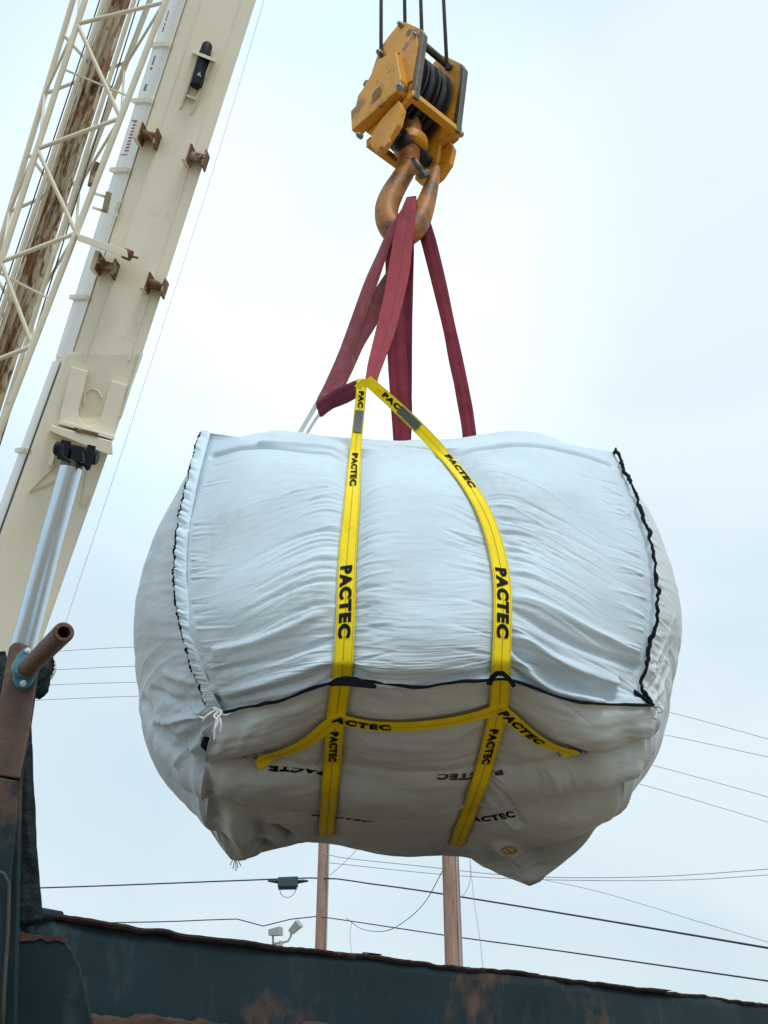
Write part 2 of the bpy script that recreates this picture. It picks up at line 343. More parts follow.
for k, G in PAN.items():
    n = gnormals(G); mid = (slice(None),)
    s = np.sum((G-centre)*n, axis=2).mean()
    NRM[k] = n if s > 0 else -n
# smooth body for ray casts
def grid_faces(n, m, off=0):
    i, j = np.meshgrid(np.arange(n-1), np.arange(m-1), indexing='ij'); a = i*m+j+off
    return np.stack([a, a+1, a+m+1, a+m], -1).reshape(-1, 4)
def coarse(G, st): return G[::st, ::st]
bv = []; bf = []; o_ = 0
for k in ('front_panel', 'bottom_panel', 'left', 'right', 'top_panel'):
    G = PAN[k]; ri = np.unique(np.r_[np.arange(0, G.shape[0], 4), G.shape[0]-1]); ci = np.unique(np.r_[np.arange(0, G.shape[1], 4), G.shape[1]-1]); G = G[np.ix_(ri, ci)]; n_, m_ = G.shape[:2]
    bv += [Vector(p) for p in G.reshape(-1, 3)]; bf += grid_faces(n_, m_, o_).tolist(); o_ += n_*m_
BVH = BVHTree.FromPolygons(bv, bf)
def hit(px, py):
    d = ray(px, py).normalized(); p, n, i, t = BVH.ray_cast(CAM, d)
    if p is None: return None, None
    if n.dot(d) > 0: n = -n
    return p, n
def px_path(pts, n):
    a = crs(np.array(pts, float), max(n*4, 40), 0); d = np.r_[0, np.cumsum(np.linalg.norm(np.diff(a, axis=0), axis=1))]
    t = np.linspace(0, d[-1], n); return np.stack([np.interp(t, d, a[:, k]) for k in range(a.shape[1])], 1)
def surf_path(pts, n=60):
    out = [hit(x, y)[0] for x, y in px_path(pts, n)]
    return np.array([tuple(p) for p in out if p is not None])
def smooth1(a, k=3):
    a = a.copy()
    for _ in range(k): a[1:-1] = (a[:-2]+2*a[1:-1]+a[2:])/4
    return a
def dist_to(V, line):
    out = np.empty(len(V))
    l2 = (line**2).sum(1)
    for s in range(0, len(V), 40000):
        v = V[s:s+40000]; d = (v**2).sum(1)[:, None]+l2[None]-2*v@line.T
        out[s:s+40000] = np.sqrt(np.maximum(d.min(1), 0))
    return out

# strap courses, in the order they run
LEFT_ON = [(355,452),(352,490),(348,530),(345,570),(344,610),(342,650),(341,680),(338,706),(335,735),(332,770),(329,805),(327,829),(326,835),(326,839),(326,842)]
RIGHT_ON = [(446,452),(470,482),(487,512),(498,545),(504,580),(505,620),(504,655),(502,682),(499,712),(492,745),(484,775),(474,805),(464,830),(459,843),(456,850),(455,855)]
CROSS_L = [(256,764),(285,757),(310,745),(332,727),(345,722)]
CROSS_M = [(333,722),(365,729),(400,731),(440,728),(475,721),(503,712)]
CROSS_R = [(498,712),(512,724),(530,739),(550,751),(572,757)]
strap_lines = [surf_path(p, 120) for p in (LEFT_ON, RIGHT_ON, CROSS_L, CROSS_M, CROSS_R)]
strap_pts = np.concatenate(strap_lines)
main_pts = np.concatenate(strap_lines[:2])
# creases: (pixel course, depth, width): negative = groove, positive = ridge
CRS = [
 ([(205,742),(202,765),(209,795),(218,820)], -.035, .03),
 ([(230,815),(240,835),(246,850)], .05, .05),
 ([(256,826),(262,840),(270,852)], -.04, .04),
 ([(505,845),(520,858),(530,872)], .05, .05),
 ([(274,828),(290,840),(312,844)], -.07, .03),
 ([(548,770),(556,780),(560,792)], .010, .014),([(560,768),(570,778),(573,788)], -.010, .014),([(536,772),(540,783),(540,796)], -.008, .014),
 ([(480,800),(500,812),(515,826)], .016, .02),([(492,790),(512,806),(522,822)], -.016, .016),
 # front: long folds that run from the right strap down to the right corner
 ([(512,622),(540,648),(575,668),(615,682)], .034, .024),
 ([(511,640),(535,665),(568,686),(615,697)], -.034, .022),
 ([(514,605),(550,628),(590,648),(640,668)], -.022, .020),
 ([(514,650),(530,672),(555,690),(600,701)], .030, .018),
 ([(514,592),(555,610),(600,632),(640,650)], .020, .020),
 ([(512,660),(522,678),(540,692)], -.022, .014),
 ([(340,600),(300,622),(255,640),(215,652)], .016, .022),
 ([(338,632),(300,648),(255,662),(216,672)], -.016, .018),
 ([(337,656),(300,672),(260,684),(222,694)], .018, .018),
 ([(336,668),(300,684),(262,693),(228,702)], -.016, .014),
 ([(212,452),(240,450),(300,452),(345,457)], -.030, .018),([(450,453),(520,450),(570,455),(608,466)], -.024, .018),([(262,447),(300,447),(345,450)], .02, .02),
 # left side: gathers that run into the tied corner
 ([(214,708),(195,716),(170,722),(150,722)], .022, .02),
 ([(212,720),(195,733),(175,742)], -.024, .018),
 ([(210,730),(192,748),(180,762)], .022, .018),
 ([(214,700),(198,700),(175,700),(150,690)], -.020, .018),
 ([(212,690),(195,682),(165,675)], .016, .02),
 ([(208,742),(180,742),(155,728),(141,700)], -.035, .03),
 # right side gathers
 ([(652,700),(662,690),(670,670)], .010, .012),
 ([(648,690),(660,672),(670,645)], -.010, .012),
 ([(650,672),(664,645),(672,615)], .007, .012)]
CRL = []
for pts, a, w in CRS:
    l = surf_path(pts, 90)
    if len(l) > 3: CRL.append((l, a, w))
def near_amp(V, line, amp):
    out = np.empty(len(V)); am = np.empty(len(V)); l2 = (line**2).sum(1)
    for s in range(0, len(V), 40000):
        v = V[s:s+40000]; d = (v**2).sum(1)[:, None]+l2[None]-2*v@line.T; k = d.argmin(1)
        out[s:s+40000] = np.sqrt(np.maximum(d[np.arange(len(v)), k], 0)); am[s:s+40000] = amp[k]
    return out, am
rc = random.Random(5); FAN = []
def xon(path, y):
    p = np.array(path, float); return float(np.interp(y, p[:, 1], p[:, 0]))
def fan(x0, y0, L_, sl, cv, a, w, sg):
    n = 7; pts = [(x0+sg*L_*t/(n-1), y0+L_*(sl*t/(n-1)+cv*(t/(n-1))**2)) for t in range(n)]
    l = surf_path(pts, 46)
    if len(l) > 8:
        t = np.linspace(0, 1, len(l)); w *= .85; FAN.append((l, a*.72*np.minimum(1, t/.08+.25)*(1-t)**.8, w))
for i in range(64):                    # right of the right strap
    y = rc.uniform(462, 672); k = (y-462)/210; fan(xon(RIGHT_ON, y)+5, y, rc.uniform(35, 150)*(1-.2*k), .05+.5*k+rc.uniform(-.06, .06), .35-.25*k, rc.choice((-1, -1, 1))*rc.uniform(.004, .013), rc.uniform(.006, .013), 1)
for i in range(58):                    # left of the left strap
    y = rc.uniform(480, 676); k = (y-480)/196; fan(xon(LEFT_ON, y)-5, y, rc.uniform(30, 125), .02+.22*math.sin(PI*min(1, k*1.05))+rc.uniform(-.05, .05), .22, rc.choice((-1, -1, 1))*rc.uniform(.004, .012), rc.uniform(.006, .013), -1)
for i in range(38):                    # inwards from both straps
    y = rc.uniform(480, 676); fan(xon(LEFT_ON, y)+5, y, rc.uniform(18, 60), rc.uniform(-.12, .10), -.1, rc.choice((-1, 1))*rc.uniform(.004, .010), rc.uniform(.006, .012), 1)
    y = rc.uniform(490, 668); fan(xon(RIGHT_ON, y)-5, y, rc.uniform(18, 65), rc.uniform(-.15, .06), -.08, rc.choice((-1, 1))*rc.uniform(.004, .010), rc.uniform(.006, .012), -1)
SEAM_L = [(206,455),(190,490),(181,548),(183,605),(196,655),(212,694)]; SEAM_R = [(614,470),(631,500),(646,545),(653,600),(646,655),(636,686)]
for i in range(44):
    y = rc.uniform(455, 694); fan(xon(SEAM_L, y)+9, y, rc.uniform(10, 40), rc.uniform(-.3, .1), 0, rc.choice((-1, 1))*rc.uniform(.003, .007), rc.uniform(.005, .009), 1)
    y = rc.uniform(470, 680); fan(xon(SEAM_R, y)-3, y, rc.uniform(12, 55), -rc.uniform(.25, .6), .1, rc.choice((-1, 1))*rc.uniform(.003, .008), rc.uniform(.005, .010), -1)
    y = rc.uniform(470, 690); fan(xon(SEAM_R, y)+4, y, rc.uniform(8, 22), rc.uniform(.4, 1.1), .1, rc.choice((-1, 1))*rc.uniform(.003, .007), rc.uniform(.005, .010), 1)
for i in range(16):                    # gathers into the two front bottom corners
    a = rc.uniform(2.7, 4.1); fan(210, 716, rc.uniform(25, 70)*abs(math.cos(a)), -math.tan(a)*-1 if False else math.tan(a-PI)*-1, 0, rc.choice((-1, 1))*rc.uniform(.006, .014), rc.uniform(.008, .014), -1)
    a = rc.uniform(.1, 1.0); fan(648, 700, rc.uniform(30, 90), -math.tan(a)*.6, .15, rc.choice((-1, 1))*rc.uniform(.005, .012), rc.uniform(.008, .013), -1)
for i in range(26):                    # short puckers on the underside beside the straps
    y = rc.uniform(700, 815); fan(xon(RIGHT_ON, y)+5, y, rc.uniform(12, 40), rc.uniform(0, .7), .1, rc.choice((-1, 1))*rc.uniform(.003, .007), rc.uniform(.008, .014), 1)
    y = rc.uniform(700, 810); fan(xon(LEFT_ON, y)-4, y, rc.uniform(12, 35), rc.uniform(-.3, .3), .1, rc.choice((-1, 1))*rc.uniform(.003, .006), rc.uniform(.008, .014), -1)
FINAL = {}
def panel(key, name, m, label=None):
    G = PAN[key]; Nn = NRM[key]; n, mm = G.shape[:2]
    vv, uu = np.meshgrid(np.linspace(0, 1, n), np.linspace(0, 1, mm), indexing='ij')
    V = G.reshape(-1, 3); fv, fu = vv.ravel(), uu.ravel()
    D = np.zeros(len(V))
    lo = V.min(0)-.15; hi = V.max(0)+.15
    def sel(line): return line
    d = dist_to(V, strap_pts); dm = dist_to(V, main_pts)
    near = np.exp(-(dm/.22)**1.3)
    clear = 1-np.exp(-(d/.065)**2)
    if key == 'front_panel':
        ul, ur = .333, .667
        s = np.maximum(ul-fu, 0)*2.6; s2_ = np.maximum(fu-ur, 0)*2.6
        q = fv*1.75 - .30*s**1.2*(1+.2*fv) + .03*np.sin(fu*9) - (.28+.55*fv**2)*s2_**1.15 - .04*vn(fu*4, fv*3, 9)
        U = fu*2.6
        mod = np.clip(.75+.9*vn(U*1.7, fv*5, 55), .15, 1.6); q = q+.035*vn(U*1.6, fv*5, 66); env = (.035+.07*fv**2+.26*near)*mod
        def rid(x): return 1-2*np.abs(x)
        D += env*(.012*vn(U*3.0, q*15, 1)+.009*rid(vn(U*4.2, q*27, 2))+.0055*rid(vn(U*7, q*52, 3)))
        D += .0008*vn(U*9, q*85, 7)*(.3+near)
        D += .020*vn(U*1.3+q, fv*3.5, 4)+.010*vn(U*3-q*2, q*4, 6)+.0035*vn(U*5+q*3, q*11, 8)*(1-near)
        D -= .03*np.exp(-((fv-.02)/.05)**2)*0
        # lower centre flattens
    elif key == 'bottom_panel':
        U = fu*2.6; q = fv*2.4+.15*vn(U*.8, fv*2, 5)
        D += .014*vn(U*1.6, q*5, 11)+.005*vn(U*5, q*14, 12)+.006*near*vn(U*3, q*24, 13)
        ends = np.clip((np.abs(fu-.5)-.2)/.3, 0, 1)
        D += ends*.014*vn(U*9, q*4, 14)*1.0
        D += .0035*vn(U*8+q*6, q*9-U*5, 15)
    elif key in ('left', 'right'):
        q = fv*1.75
        D += .016*vn(fu*2.5, q*2.6, 21)+.003*vn(fu*4, q*12+fu*2, 22)+.0012*vn(fu*7, q*30+fu*4, 23)
        low = np.clip((fv-.55)/.45, 0, 1)
        D += low*(.012*(1-2*np.abs(vn(fu*3, q*13-fu*5, 24)))+.006*vn(fu*5, q*28-fu*9, 25))
        pk = np.exp(-fu/.06)
        D += pk*.006*vn(fu*3, q*34, 26)
    elif key == 'top_panel':
        D += .016*vn(fu*7, fv*6, 31)+.008*vn(fu*10, fv*22, 32)+.004*vn(fu*22, fv*34, 33)
        c = np.exp(-((fu)/.16)**2)*np.exp(-((fv-.15)/.14)**2)
        D += .02*c*vn(fu*12, fv*26, 34)
    elif key == 'back_panel':
        D += .02*vn(fu*5, fv*6, 41)
    D *= clear
    for l, a, w in CRL:
        bb = (l.min(0)-3*w, l.max(0)+3*w)
        k = np.all((V > bb[0]) & (V < bb[1]), axis=1)
        if k.any():
            dd = dist_to(V[k], l); D[k] += a*np.exp(-(dd/w)**2)*clear[k]
    if key in ('front_panel', 'left', 'right', 'bottom_panel'):
        for l, a, w in FAN:
            k = np.all((V > l.min(0)-2.6*w) & (V < l.max(0)+2.6*w), axis=1)
            if k.any():
                dd, am = near_amp(V[k], l, a); D[k] += am*np.exp(-(dd/w)**2)*np.minimum(1, clear[k]*1.3)
    D -= .044*np.exp(-(d/.085)**2)
    # belly between the straps stands proud, then edge mask keeps panels joined
    e = np.minimum.reduce([fu, 1-fu, fv, 1-fv])
    D *= np.clip(e/.012, 0, 1)**.5 if key != 'top_panel' else np.clip(e/.03, 0, 1)
    Vd = V+Nn.reshape(-1, 3)*D[:, None]; FINAL[key] = Vd.reshape(n, mm, 3)
    Fq = grid_faces(n, mm)
    me = bpy.data.meshes.new(name)
    me.vertices.add(len(Vd)); me.vertices.foreach_set('co', Vd.astype(np.float32).ravel())
    me.loops.add(Fq.size); me.loops.foreach_set('vertex_index', Fq.ravel().astype(np.int32))
    me.polygons.add(len(Fq)); me.polygons.foreach_set('loop_start', np.arange(0, Fq.size, 4, dtype=np.int32))
    me.update(calc_edges=True); me.polygons.foreach_set('use_smooth', np.ones(len(Fq), bool)); me.validate()
    me.materials.append(m); o = bpy.data.objects.new(name, me); link(o, bag)
    if label: o['label'] = label
    return o
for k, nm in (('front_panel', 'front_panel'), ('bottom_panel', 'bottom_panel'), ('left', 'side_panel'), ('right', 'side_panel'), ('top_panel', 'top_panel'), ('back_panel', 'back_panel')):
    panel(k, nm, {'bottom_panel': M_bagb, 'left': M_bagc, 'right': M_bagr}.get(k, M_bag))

_v = []; _f = []; _o = 0
for k in ('front_panel', 'bottom_panel'):
    G = FINAL[k][::2, ::2]; n_, m_ = G.shape[:2]; _v += G.reshape(-1, 3).tolist(); _f += grid_faces(n_, m_, _o).tolist(); _o += n_*m_
BVF = BVHTree.FromPolygons(_v, _f)
def hitf(px, py):
    d = ray(px, py).normalized(); p, n, i, t = BVF.ray_cast(CAM, d)
    if p is None: return None, None
    return p, (-n if n.dot(d) > 0 else n)
def lay(V, off):                       # settle points on the finished cloth
    out = []
    for v in V:
        p, n, i, t = BVF.find_nearest(Vector(v)); n = n if n.dot(CAM-p) > 0 else -n; out.append(p+n*off)
    return out
# ---- ribbons that lie on the bag or hang free
class Ribbon:
    def __init__(s, C, N_, hw, conform=True, off=-.024, na=7):
        C = np.array(C, float); N_ = np.array(N_, float)
        T = np.gradient(C, axis=0); T /= np.linalg.norm(T, axis=1, keepdims=True)
        Wv = np.cross(N_, T); Wv /= np.linalg.norm(Wv, axis=1, keepdims=True); Wv = smooth1(Wv, 6)
        n = len(C); hw = np.broadcast_to(hw, (n,)); G = np.zeros((n, na, 3))
        for a in range(na):
            t = -1+2*a/(na-1)
            G[:, a] = C+Wv*(t*hw)[:, None]
        if conform is not False:
            cf = np.broadcast_to(conform, (n,))
            for i in range(n):
                if cf[i] <= 0: continue
                for a in range(na):
                    p, nn, _, dd = BVH.find_nearest(Vector(G[i, a]))
                    if p is None: continue
                    nv = np.array(nn)
                    if nv@N_[i] < 0: nv = -nv
                    G[i, a] = G[i, a]*(1-cf[i])+cf[i]*(np.array(p)+nv*off)
        for _ in range(3): G[1:-1] = (G[:-2]+2*G[1:-1]+G[2:])/4
        s.G = G; s.S = np.r_[0, np.cumsum(np.linalg.norm(np.diff(G[:, na//2], axis=0), axis=1))]
        nn = gnormals(G); sg = np.sign(np.sum(nn*N_[:, None], axis=2).mean()); s.N = nn*sg; s.na = na
    def mesh(s, name, m, parent, th=.005, label=None):
        G, Nn = s.G, s.N; n, a = G.shape[:2]
        top = (G+Nn*th/2).reshape(-1, 3); bt = (G-Nn*th/2).reshape(-1, 3)
        V = np.concatenate([top, bt]); Fc = grid_faces(n, a).tolist(); k = n*a
        Fc += [[f[3]+k, f[2]+k, f[1]+k, f[0]+k] for f in grid_faces(n, a).tolist()]
        ring = [j for j in range(a)]+[i*a+a-1 for i in range(1, n)]+[(n-1)*a+j for j in range(a-2, -1, -1)]+[i*a for i in range(n-2, 0, -1)]
        for i in range(len(ring)):
            p, q = ring[i], ring[(i+1) % len(ring)]; Fc.append([q, p, p+k, q+k])
        o = mesh(name, V.tolist(), Fc, m, parent); 
        for p in o.data.polygons: p.use_smooth = True
        o.data.set_sharp_from_angle(angle=R(50))
        if label: o['label'] = label
        return o
    def at(s, d, t, off):              # d along, t in -1..1 across
        i = np.interp(d, s.S, np.arange(len(s.S))); i0 = min(int(i), len(s.S)-2); f = i-i0
        c = (t+1)/2*(s.na-1); c0 = min(max(int(c), 0), s.na-2); g_ = c-c0
        def bl(A): return (A[i0, c0]*(1-f)*(1-g_)+A[i0+1, c0]*f*(1-g_)+A[i0, c0+1]*(1-f)*g_+A[i0+1, c0+1]*f*g_)
        return bl(s.G)+bl(s.N)*off
    def s_at(s, px, py):               # arc length nearest a pixel
        d = np.array(ray(px, py).normalized()); c = s.G[:, s.na//2]-np.array(CAM)
        return s.S[np.argmin(np.linalg.norm(np.cross(c, d), axis=1))]
    def line(s, name, m, parent, t0=-.05, t1=.05, off=.0045, a=0, b=None):
        b = s.S[-1] if b is None else b; n = max(8, int((b-a)/.02)); V = []; Fc = []
        for i in range(n+1):
            d = a+(b-a)*i/n; V += [s.at(d, t0, off), s.at(d, t1, off)]
        Fc = [[2*i, 2*i+1, 2*i+3, 2*i+2] for i in range(n)]
        return mesh(name, V, Fc, m, parent)
_txt = {}
def text_geo(string, bold=.062):
    if string in _txt: return _txt[string]
    cu = bpy.data.curves.new('txt', 'FONT'); cu.body = string; cu.offset = bold; cu.space_character = 1.2; cu.resolution_u = 4
    ob = bpy.data.objects.new('txt', cu); COL.objects.link(ob)
    dg = bpy.context.evaluated_depsgraph_get(); me = bpy.data.meshes.new_from_object(ob.evaluated_get(dg))
    bm = bmesh.new(); bm.from_mesh(me); bmesh.ops.triangulate(bm, faces=bm.faces)
    bmesh.ops.subdivide_edges(bm, edges=[e for e in bm.edges if e.calc_length() > .25], cuts=2, use_grid_fill=False)
    bmesh.ops.triangulate(bm, faces=bm.faces)
    V = np.array([v.co[:2] for v in bm.verts]); bm.verts.ensure_lookup_table(); Fc = [[v.index for v in f.verts] for f in bm.faces]
    V -= V.min(0); V /= V.max(0); bm.free(); bpy.data.objects.remove(ob); bpy.data.curves.remove(cu); bpy.data.meshes.remove(me)
    _txt[string] = (V, Fc); return V, Fc
def lettering(rib, string, a, b, parent, m=None, tlo=-.70, thi=.66, off=.005, name='lettering'):
    V, Fc = text_geo(string)
    P3 = [rib.at(a+(b-a)*x, tlo+(thi-tlo)*y, off) for x, y in V]
    return mesh(name, P3, Fc, m or M_ink, parent)

def on_bag(px_pts, n, hw, free=None, off=-.022):
    """ribbon course: optional free points (px,py,Y) first, then pixels lying on the bag"""
    C = []; Nn = []; cf = []
    for x, y in px_path(px_pts, n):
        p, nn = hit(x, y)
        if p is None: continue
        C.append(tuple(p+nn*off)); Nn.append(tuple(nn)); cf.append(1.0)
    if free:
        fp = [tuple(B(*q)) for q in free]+[C[0]]
        fa = px_path(fp, 26)[:-1]; fn = [tuple(TOCAM(Vector(p))) for p in fa]
        C = fa.tolist()+C; Nn = fn+Nn; cf = [0.0]*len(fa)+cf
    C = smooth1(np.array(C), 4); Nn = smooth1(np.array(Nn), 12); cf = smooth1(np.array(cf), 3)
    Nn /= np.linalg.norm(Nn, axis=1, keepdims=True)
    hwv = np.interp(np.linspace(0, 1, len(C)), np.linspace(0, 1, len(hw)), hw) if hasattr(hw, '__len__') else hw
    return Ribbon(C, Nn, hwv, cf, off)
HW = .037
rl = on_bag(LEFT_ON, 170, [.026, .028, .034, HW, HW, HW, HW, HW, HW], free=[(362, 379, 4.72), (361, 395, 4.72), (358, 425, 4.72)])
rr = on_bag(RIGHT_ON, 190, [.028, .031, .033, .035, HW, HW, HW, HW, HW], free=[(367, 380, 4.70), (385, 396, 4.70), (415, 424, 4.70)])
rcl = on_bag(CROSS_L, 60, .033, off=-.018); rcm = on_bag(CROSS_M, 90, .033, off=-.018); rcr = on_bag(CROSS_R, 70, .034, off=-.018)
straps = []
for r_, lb in ((rl, 'yellow webbing strap running straight down the front left of centre'), (rr, 'yellow webbing strap curving down the front right of centre'),
               (rcl, 'short yellow strap end under the bag, left'), (rcm, 'yellow cross strap between the two long straps'), (rcr, 'short yellow strap end under the bag, right')):
    o = r_.mesh('lift_strap', M_yel, bag, label=lb); straps.append(o)
    r_.line('stitching', M_sti, o, -.035, .035, .0040)
    if r_ in (rl, rr):
        r_.line('edge_seam', M_sti, o, -.90, -.86, .0038); r_.line('edge_seam', M_sti, o, .86, .90, .0038)
sl, sr, scl, scm, scr = straps
lettering(rl, 'PACTEC', rl.s_at(348, 567), rl.s_at(344, 639), sl)
lettering(rl, 'PACTEC', rl.s_at(357, 455), rl.s_at(354, 487), sl, tlo=-.5, thi=.5)
lettering(rl, 'PAC', rl.s_at(362, 393), rl.s_at(360, 409), sl, tlo=-.45, thi=.6)
lettering(rl, 'PACTEC', rl.s_at(335, 730), rl.s_at(332, 762), sl, tlo=-.5, thi=.45)
lettering(rr, 'PACTEC', rr.s_at(505, 567), rr.s_at(504, 639), sr)
lettering(rr, 'PACTEC', rr.s_at(446, 456), rr.s_at(472, 487), sr, tlo=-.1, thi=.8)
lettering(rr, 'PAC', rr.s_at(382, 393), rr.s_at(399, 409), sr, tlo=-.4, thi=.6)
lettering(rr, 'PACTEC', rr.s_at(497, 729), rr.s_at(489, 764), sr, tlo=-.5, thi=.5)
lettering(rcm, 'ACTEC', rcm.s_at(333, 722), rcm.s_at(391, 731), scm)
lettering(rcr, 'PACTEC', rcr.s_at(500, 714), rcr.s_at(541, 745), scr)
def patch(rib, a, b, t0, t1, name, m, parent, off=.006, k=8):
    V = []; 
    for i in range(k+1):
        for j in range(5): V.append(rib.at(a+(b-a)*i/k, t0+(t1-t0)*j/4, off))
    o = mesh(name, V, grid_faces(k+1, 5).tolist(), m, parent); sm = o.modifiers.new('thickness', 'SOLIDIFY'); sm.thickness = .003; return o
patch(rl, rl.s_at(361, 410), rl.s_at(360, 432), -.75, .75, 'label', M_lab, sl)
patch(rr, rr.s_at(398, 409), rr.s_at(417, 427), -.7, .75, 'label', M_lab, sr)
# bend of strap over the sling at the apex
ap = MB(); 
a0 = B(360, 384, 4.70); a1 = B(371, 377, 4.68)
apo = Ribbon([tuple(B(x, y, Y)) for x, y, Y in ((357,388,4.69),(361,382,4.665),(366,378,4.66),(371,380,4.665),(378,388,4.67))], [tuple(TOCAM(a0))]*5, [.018, .028, .030, .028, .020], False)
apo.mesh('strap_loop', M_yel, bag, .008)

# printed words on the fabric below (upside down bands of the hidden straps)
def print_on(px_pts, string, hw, m, parent=bag, off=-.001):
    C = []; Nn = []
    for x, y in px_path(px_pts, 60):
        p, nn = hit(x, y)
        if p is None: continue
        C.append(tuple(p+nn*.02)); Nn.append(tuple(nn))
    r_ = Ribbon(np.array(C), smooth1(np.array(Nn), 20), hw, 1.0, .019); o = lettering(r_, string, 0, r_.S[-1], parent, m, -1, 1, 0.0, 'printed_word')
    for v in o.data.vertices:              # settle the ink on the folded cloth
        d = (v.co-CAM).normalized(); p, n, i_, t_ = BVF.ray_cast(CAM, d)
        if p is not None and (p-v.co).length < .3: v.co = p-d*.004
    return o
print_on([(327, 768), (300, 766), (268, 765)], 'PACTE', .020, M_ink)
print_on([(502, 768), (470, 773), (437, 773)], 'PACTEC', .022, M_inkb)
print_on([(312, 811), (342, 814), (372, 818)], 'PACTEC', .022, M_ink)
print_on([(464, 816), (490, 815), (515, 811)], 'PACTEC', .022, M_ink)

# ---- piping along the panel edges
def edge(ctrl, n): return crs(ctrl, n, 0)
def wob(A, amp, fr, seed, n2=None):
    s = np.r_[0, np.cumsum(np.linalg.norm(np.diff(A, axis=0), axis=1))]
    o = A.copy()
    for k in range(3): o[:, k] += amp*(vn(s*fr, s*0+k*3.1, seed)+.5*vn(s*fr*2.3, s*0+k*1.7, seed+1))
    return o
fwd = np.array((0, -.35, -.1))
bp = edge(front_c[-1], 260); bp2 = wob(bp, .003, 9, 51)+np.array((0, -.020, -.006))
MB().tube(bp2.tolist(), [.0062+.001*math.sin(i*.21) for i in range(260)], 8).build('bottom_piping', M_blk, bag, True)
rp = edge(front_c[:, -1], 330); rp2 = wob(wob(rp, .011, 8, 61), .007, 24, 66)+np.array((-.012, -.03, 0))
o = MB().tube(rp2.tolist(), [.0078+.003*float(vn(i*.13, 0, 3)) for i in range(330)], 8).build('seam_binding', M_blk, bag, True)
o['label'] = 'thick wavy black binding down the right front seam'
# tip of binding at the top corner
MB().tube([B(611, 463, 4.98), B(612, 457, 4.97), B(616, 449, 4.98)], [.010, .012, .005], 8).build('seam_binding', M_blk, bag, True)
MB().tube([B(632, 690, 4.6), B(642, 697, 4.58), B(656, 707, 4.62)], [.010, .009, .008], 8).build('seam_binding', M_blk, bag, True)
lp = edge(left_c[:, 0], 320)
# left seam: a gathered ruffle standing on the edge, dark stitches along it
def ruffle():
    G = PAN['front_panel']; n = 520; na = 9
    ed = crs(G[:, 0], n, 0) if False else np.stack([np.interp(np.linspace(0, 1, n), np.linspace(0, 1, len(G)), G[:, 0, k]) for k in range(3)], 1)
    inn = np.stack([np.interp(np.linspace(0, 1, n), np.linspace(0, 1, len(G)), G[:, 14, k]) for k in range(3)], 1)
    nr = np.stack([np.interp(np.linspace(0, 1, n), np.linspace(0, 1, len(G)), NRM['front_panel'][:, 8, k]) for k in range(3)], 1)
    s = np.linspace(0, 2.0, n); A = np.zeros((n, na, 3)); ow = ed-inn; ow /= np.linalg.norm(ow, axis=1, keepdims=True)
    for a in range(na):
        t = a/(na-1)
        puck = (.006*vn(s*24+t, s*0+t*.8, 71)+.006*(1-2*np.abs(vn(s*62+t*2, s*0+t, 72))))*(.3+t)
        A[:, a] = inn*(1-t)+(ed+ow*.008)*t+nr*(.002+.009*math.sin(PI*t*.75)+puck)[:, None]
    V = A.reshape(-1, 3); o = mesh('seam_ruffle', V.tolist(), grid_faces(n, na).tolist(), M_ruf, bag, True)
    sm = o.modifiers.new('thickness', 'SOLIDIFY'); sm.thickness = .004
    o['label'] = 'gathered white ruffle down the left front seam'
    # dark stitches
    k = MB(); e_ = A[:, -1]; rd = [max(.0030, .0048+.0030*float(vn(i*.17, 0, 77))+.0015*float(vn(i*.6, 0, 78))) for i in range(4, n-4)]
    k.tube([Vector(e_[i])+Vector((-.003, -.003, 0))*random.random() for i in range(4, n-4)], rd, 6)
    k.build('seam_stitching', M_blk, bag, True)
    st = MB().tube([tuple(p) for p in A[::4, 0]+nr[::4]*.002], .0035, 6).build('seam_stitching', M_ruf, bag, True)
ruffle()
# piping down the lower left and right bottom seams, and the dark drooping corners
for c, lb in ((bot_c[:, 0], 1), (bot_c[:, -1], 0)):
    q = edge(c, 140)
    if lb: MB().tube((wob(q, .008, 6, 81)+np.array((0, -.012, 0)))[:34].tolist(), [.006+.003*float(vn(i*.2, 1, 5)) for i in range(34)], 6).build('bottom_piping', M_blk, bag, True)
MB().tube([B(206, 738, 4.68), B(205, 745, 4.68), B(208, 750, 4.72)], [.014, .020, .012], 8).build('corner_fold', M_blk, bag, True)
# black loops where the piping crosses the long straps
lo1 = Ribbon([tuple(B(x, y, Y)) for x, y, Y in ((330,684,4.10),(336,680,4.07),(345,679,4.055),(355,681,4.05),(366,684,4.06),(376,687,4.08))], [tuple(TOCAM(B(350, 680, 4)))]*6, [.008, .022, .024, .022, .018, .006], False)
lo1.mesh('webbing_loop', M_blk, bag, .012)
lo2 = Ribbon([tuple(B(x, y, Y)) for x, y, Y in ((489,684,4.12),(490,675,4.08),(496,669,4.06),(503,669,4.055),(510,676,4.06),(514,686,4.11))], [tuple(TOCAM(B(500, 675, 4)))]*6, [.010, .018, .020, .020, .016, .008], False)
lo2.mesh('webbing_loop', M_blk, bag, .014)
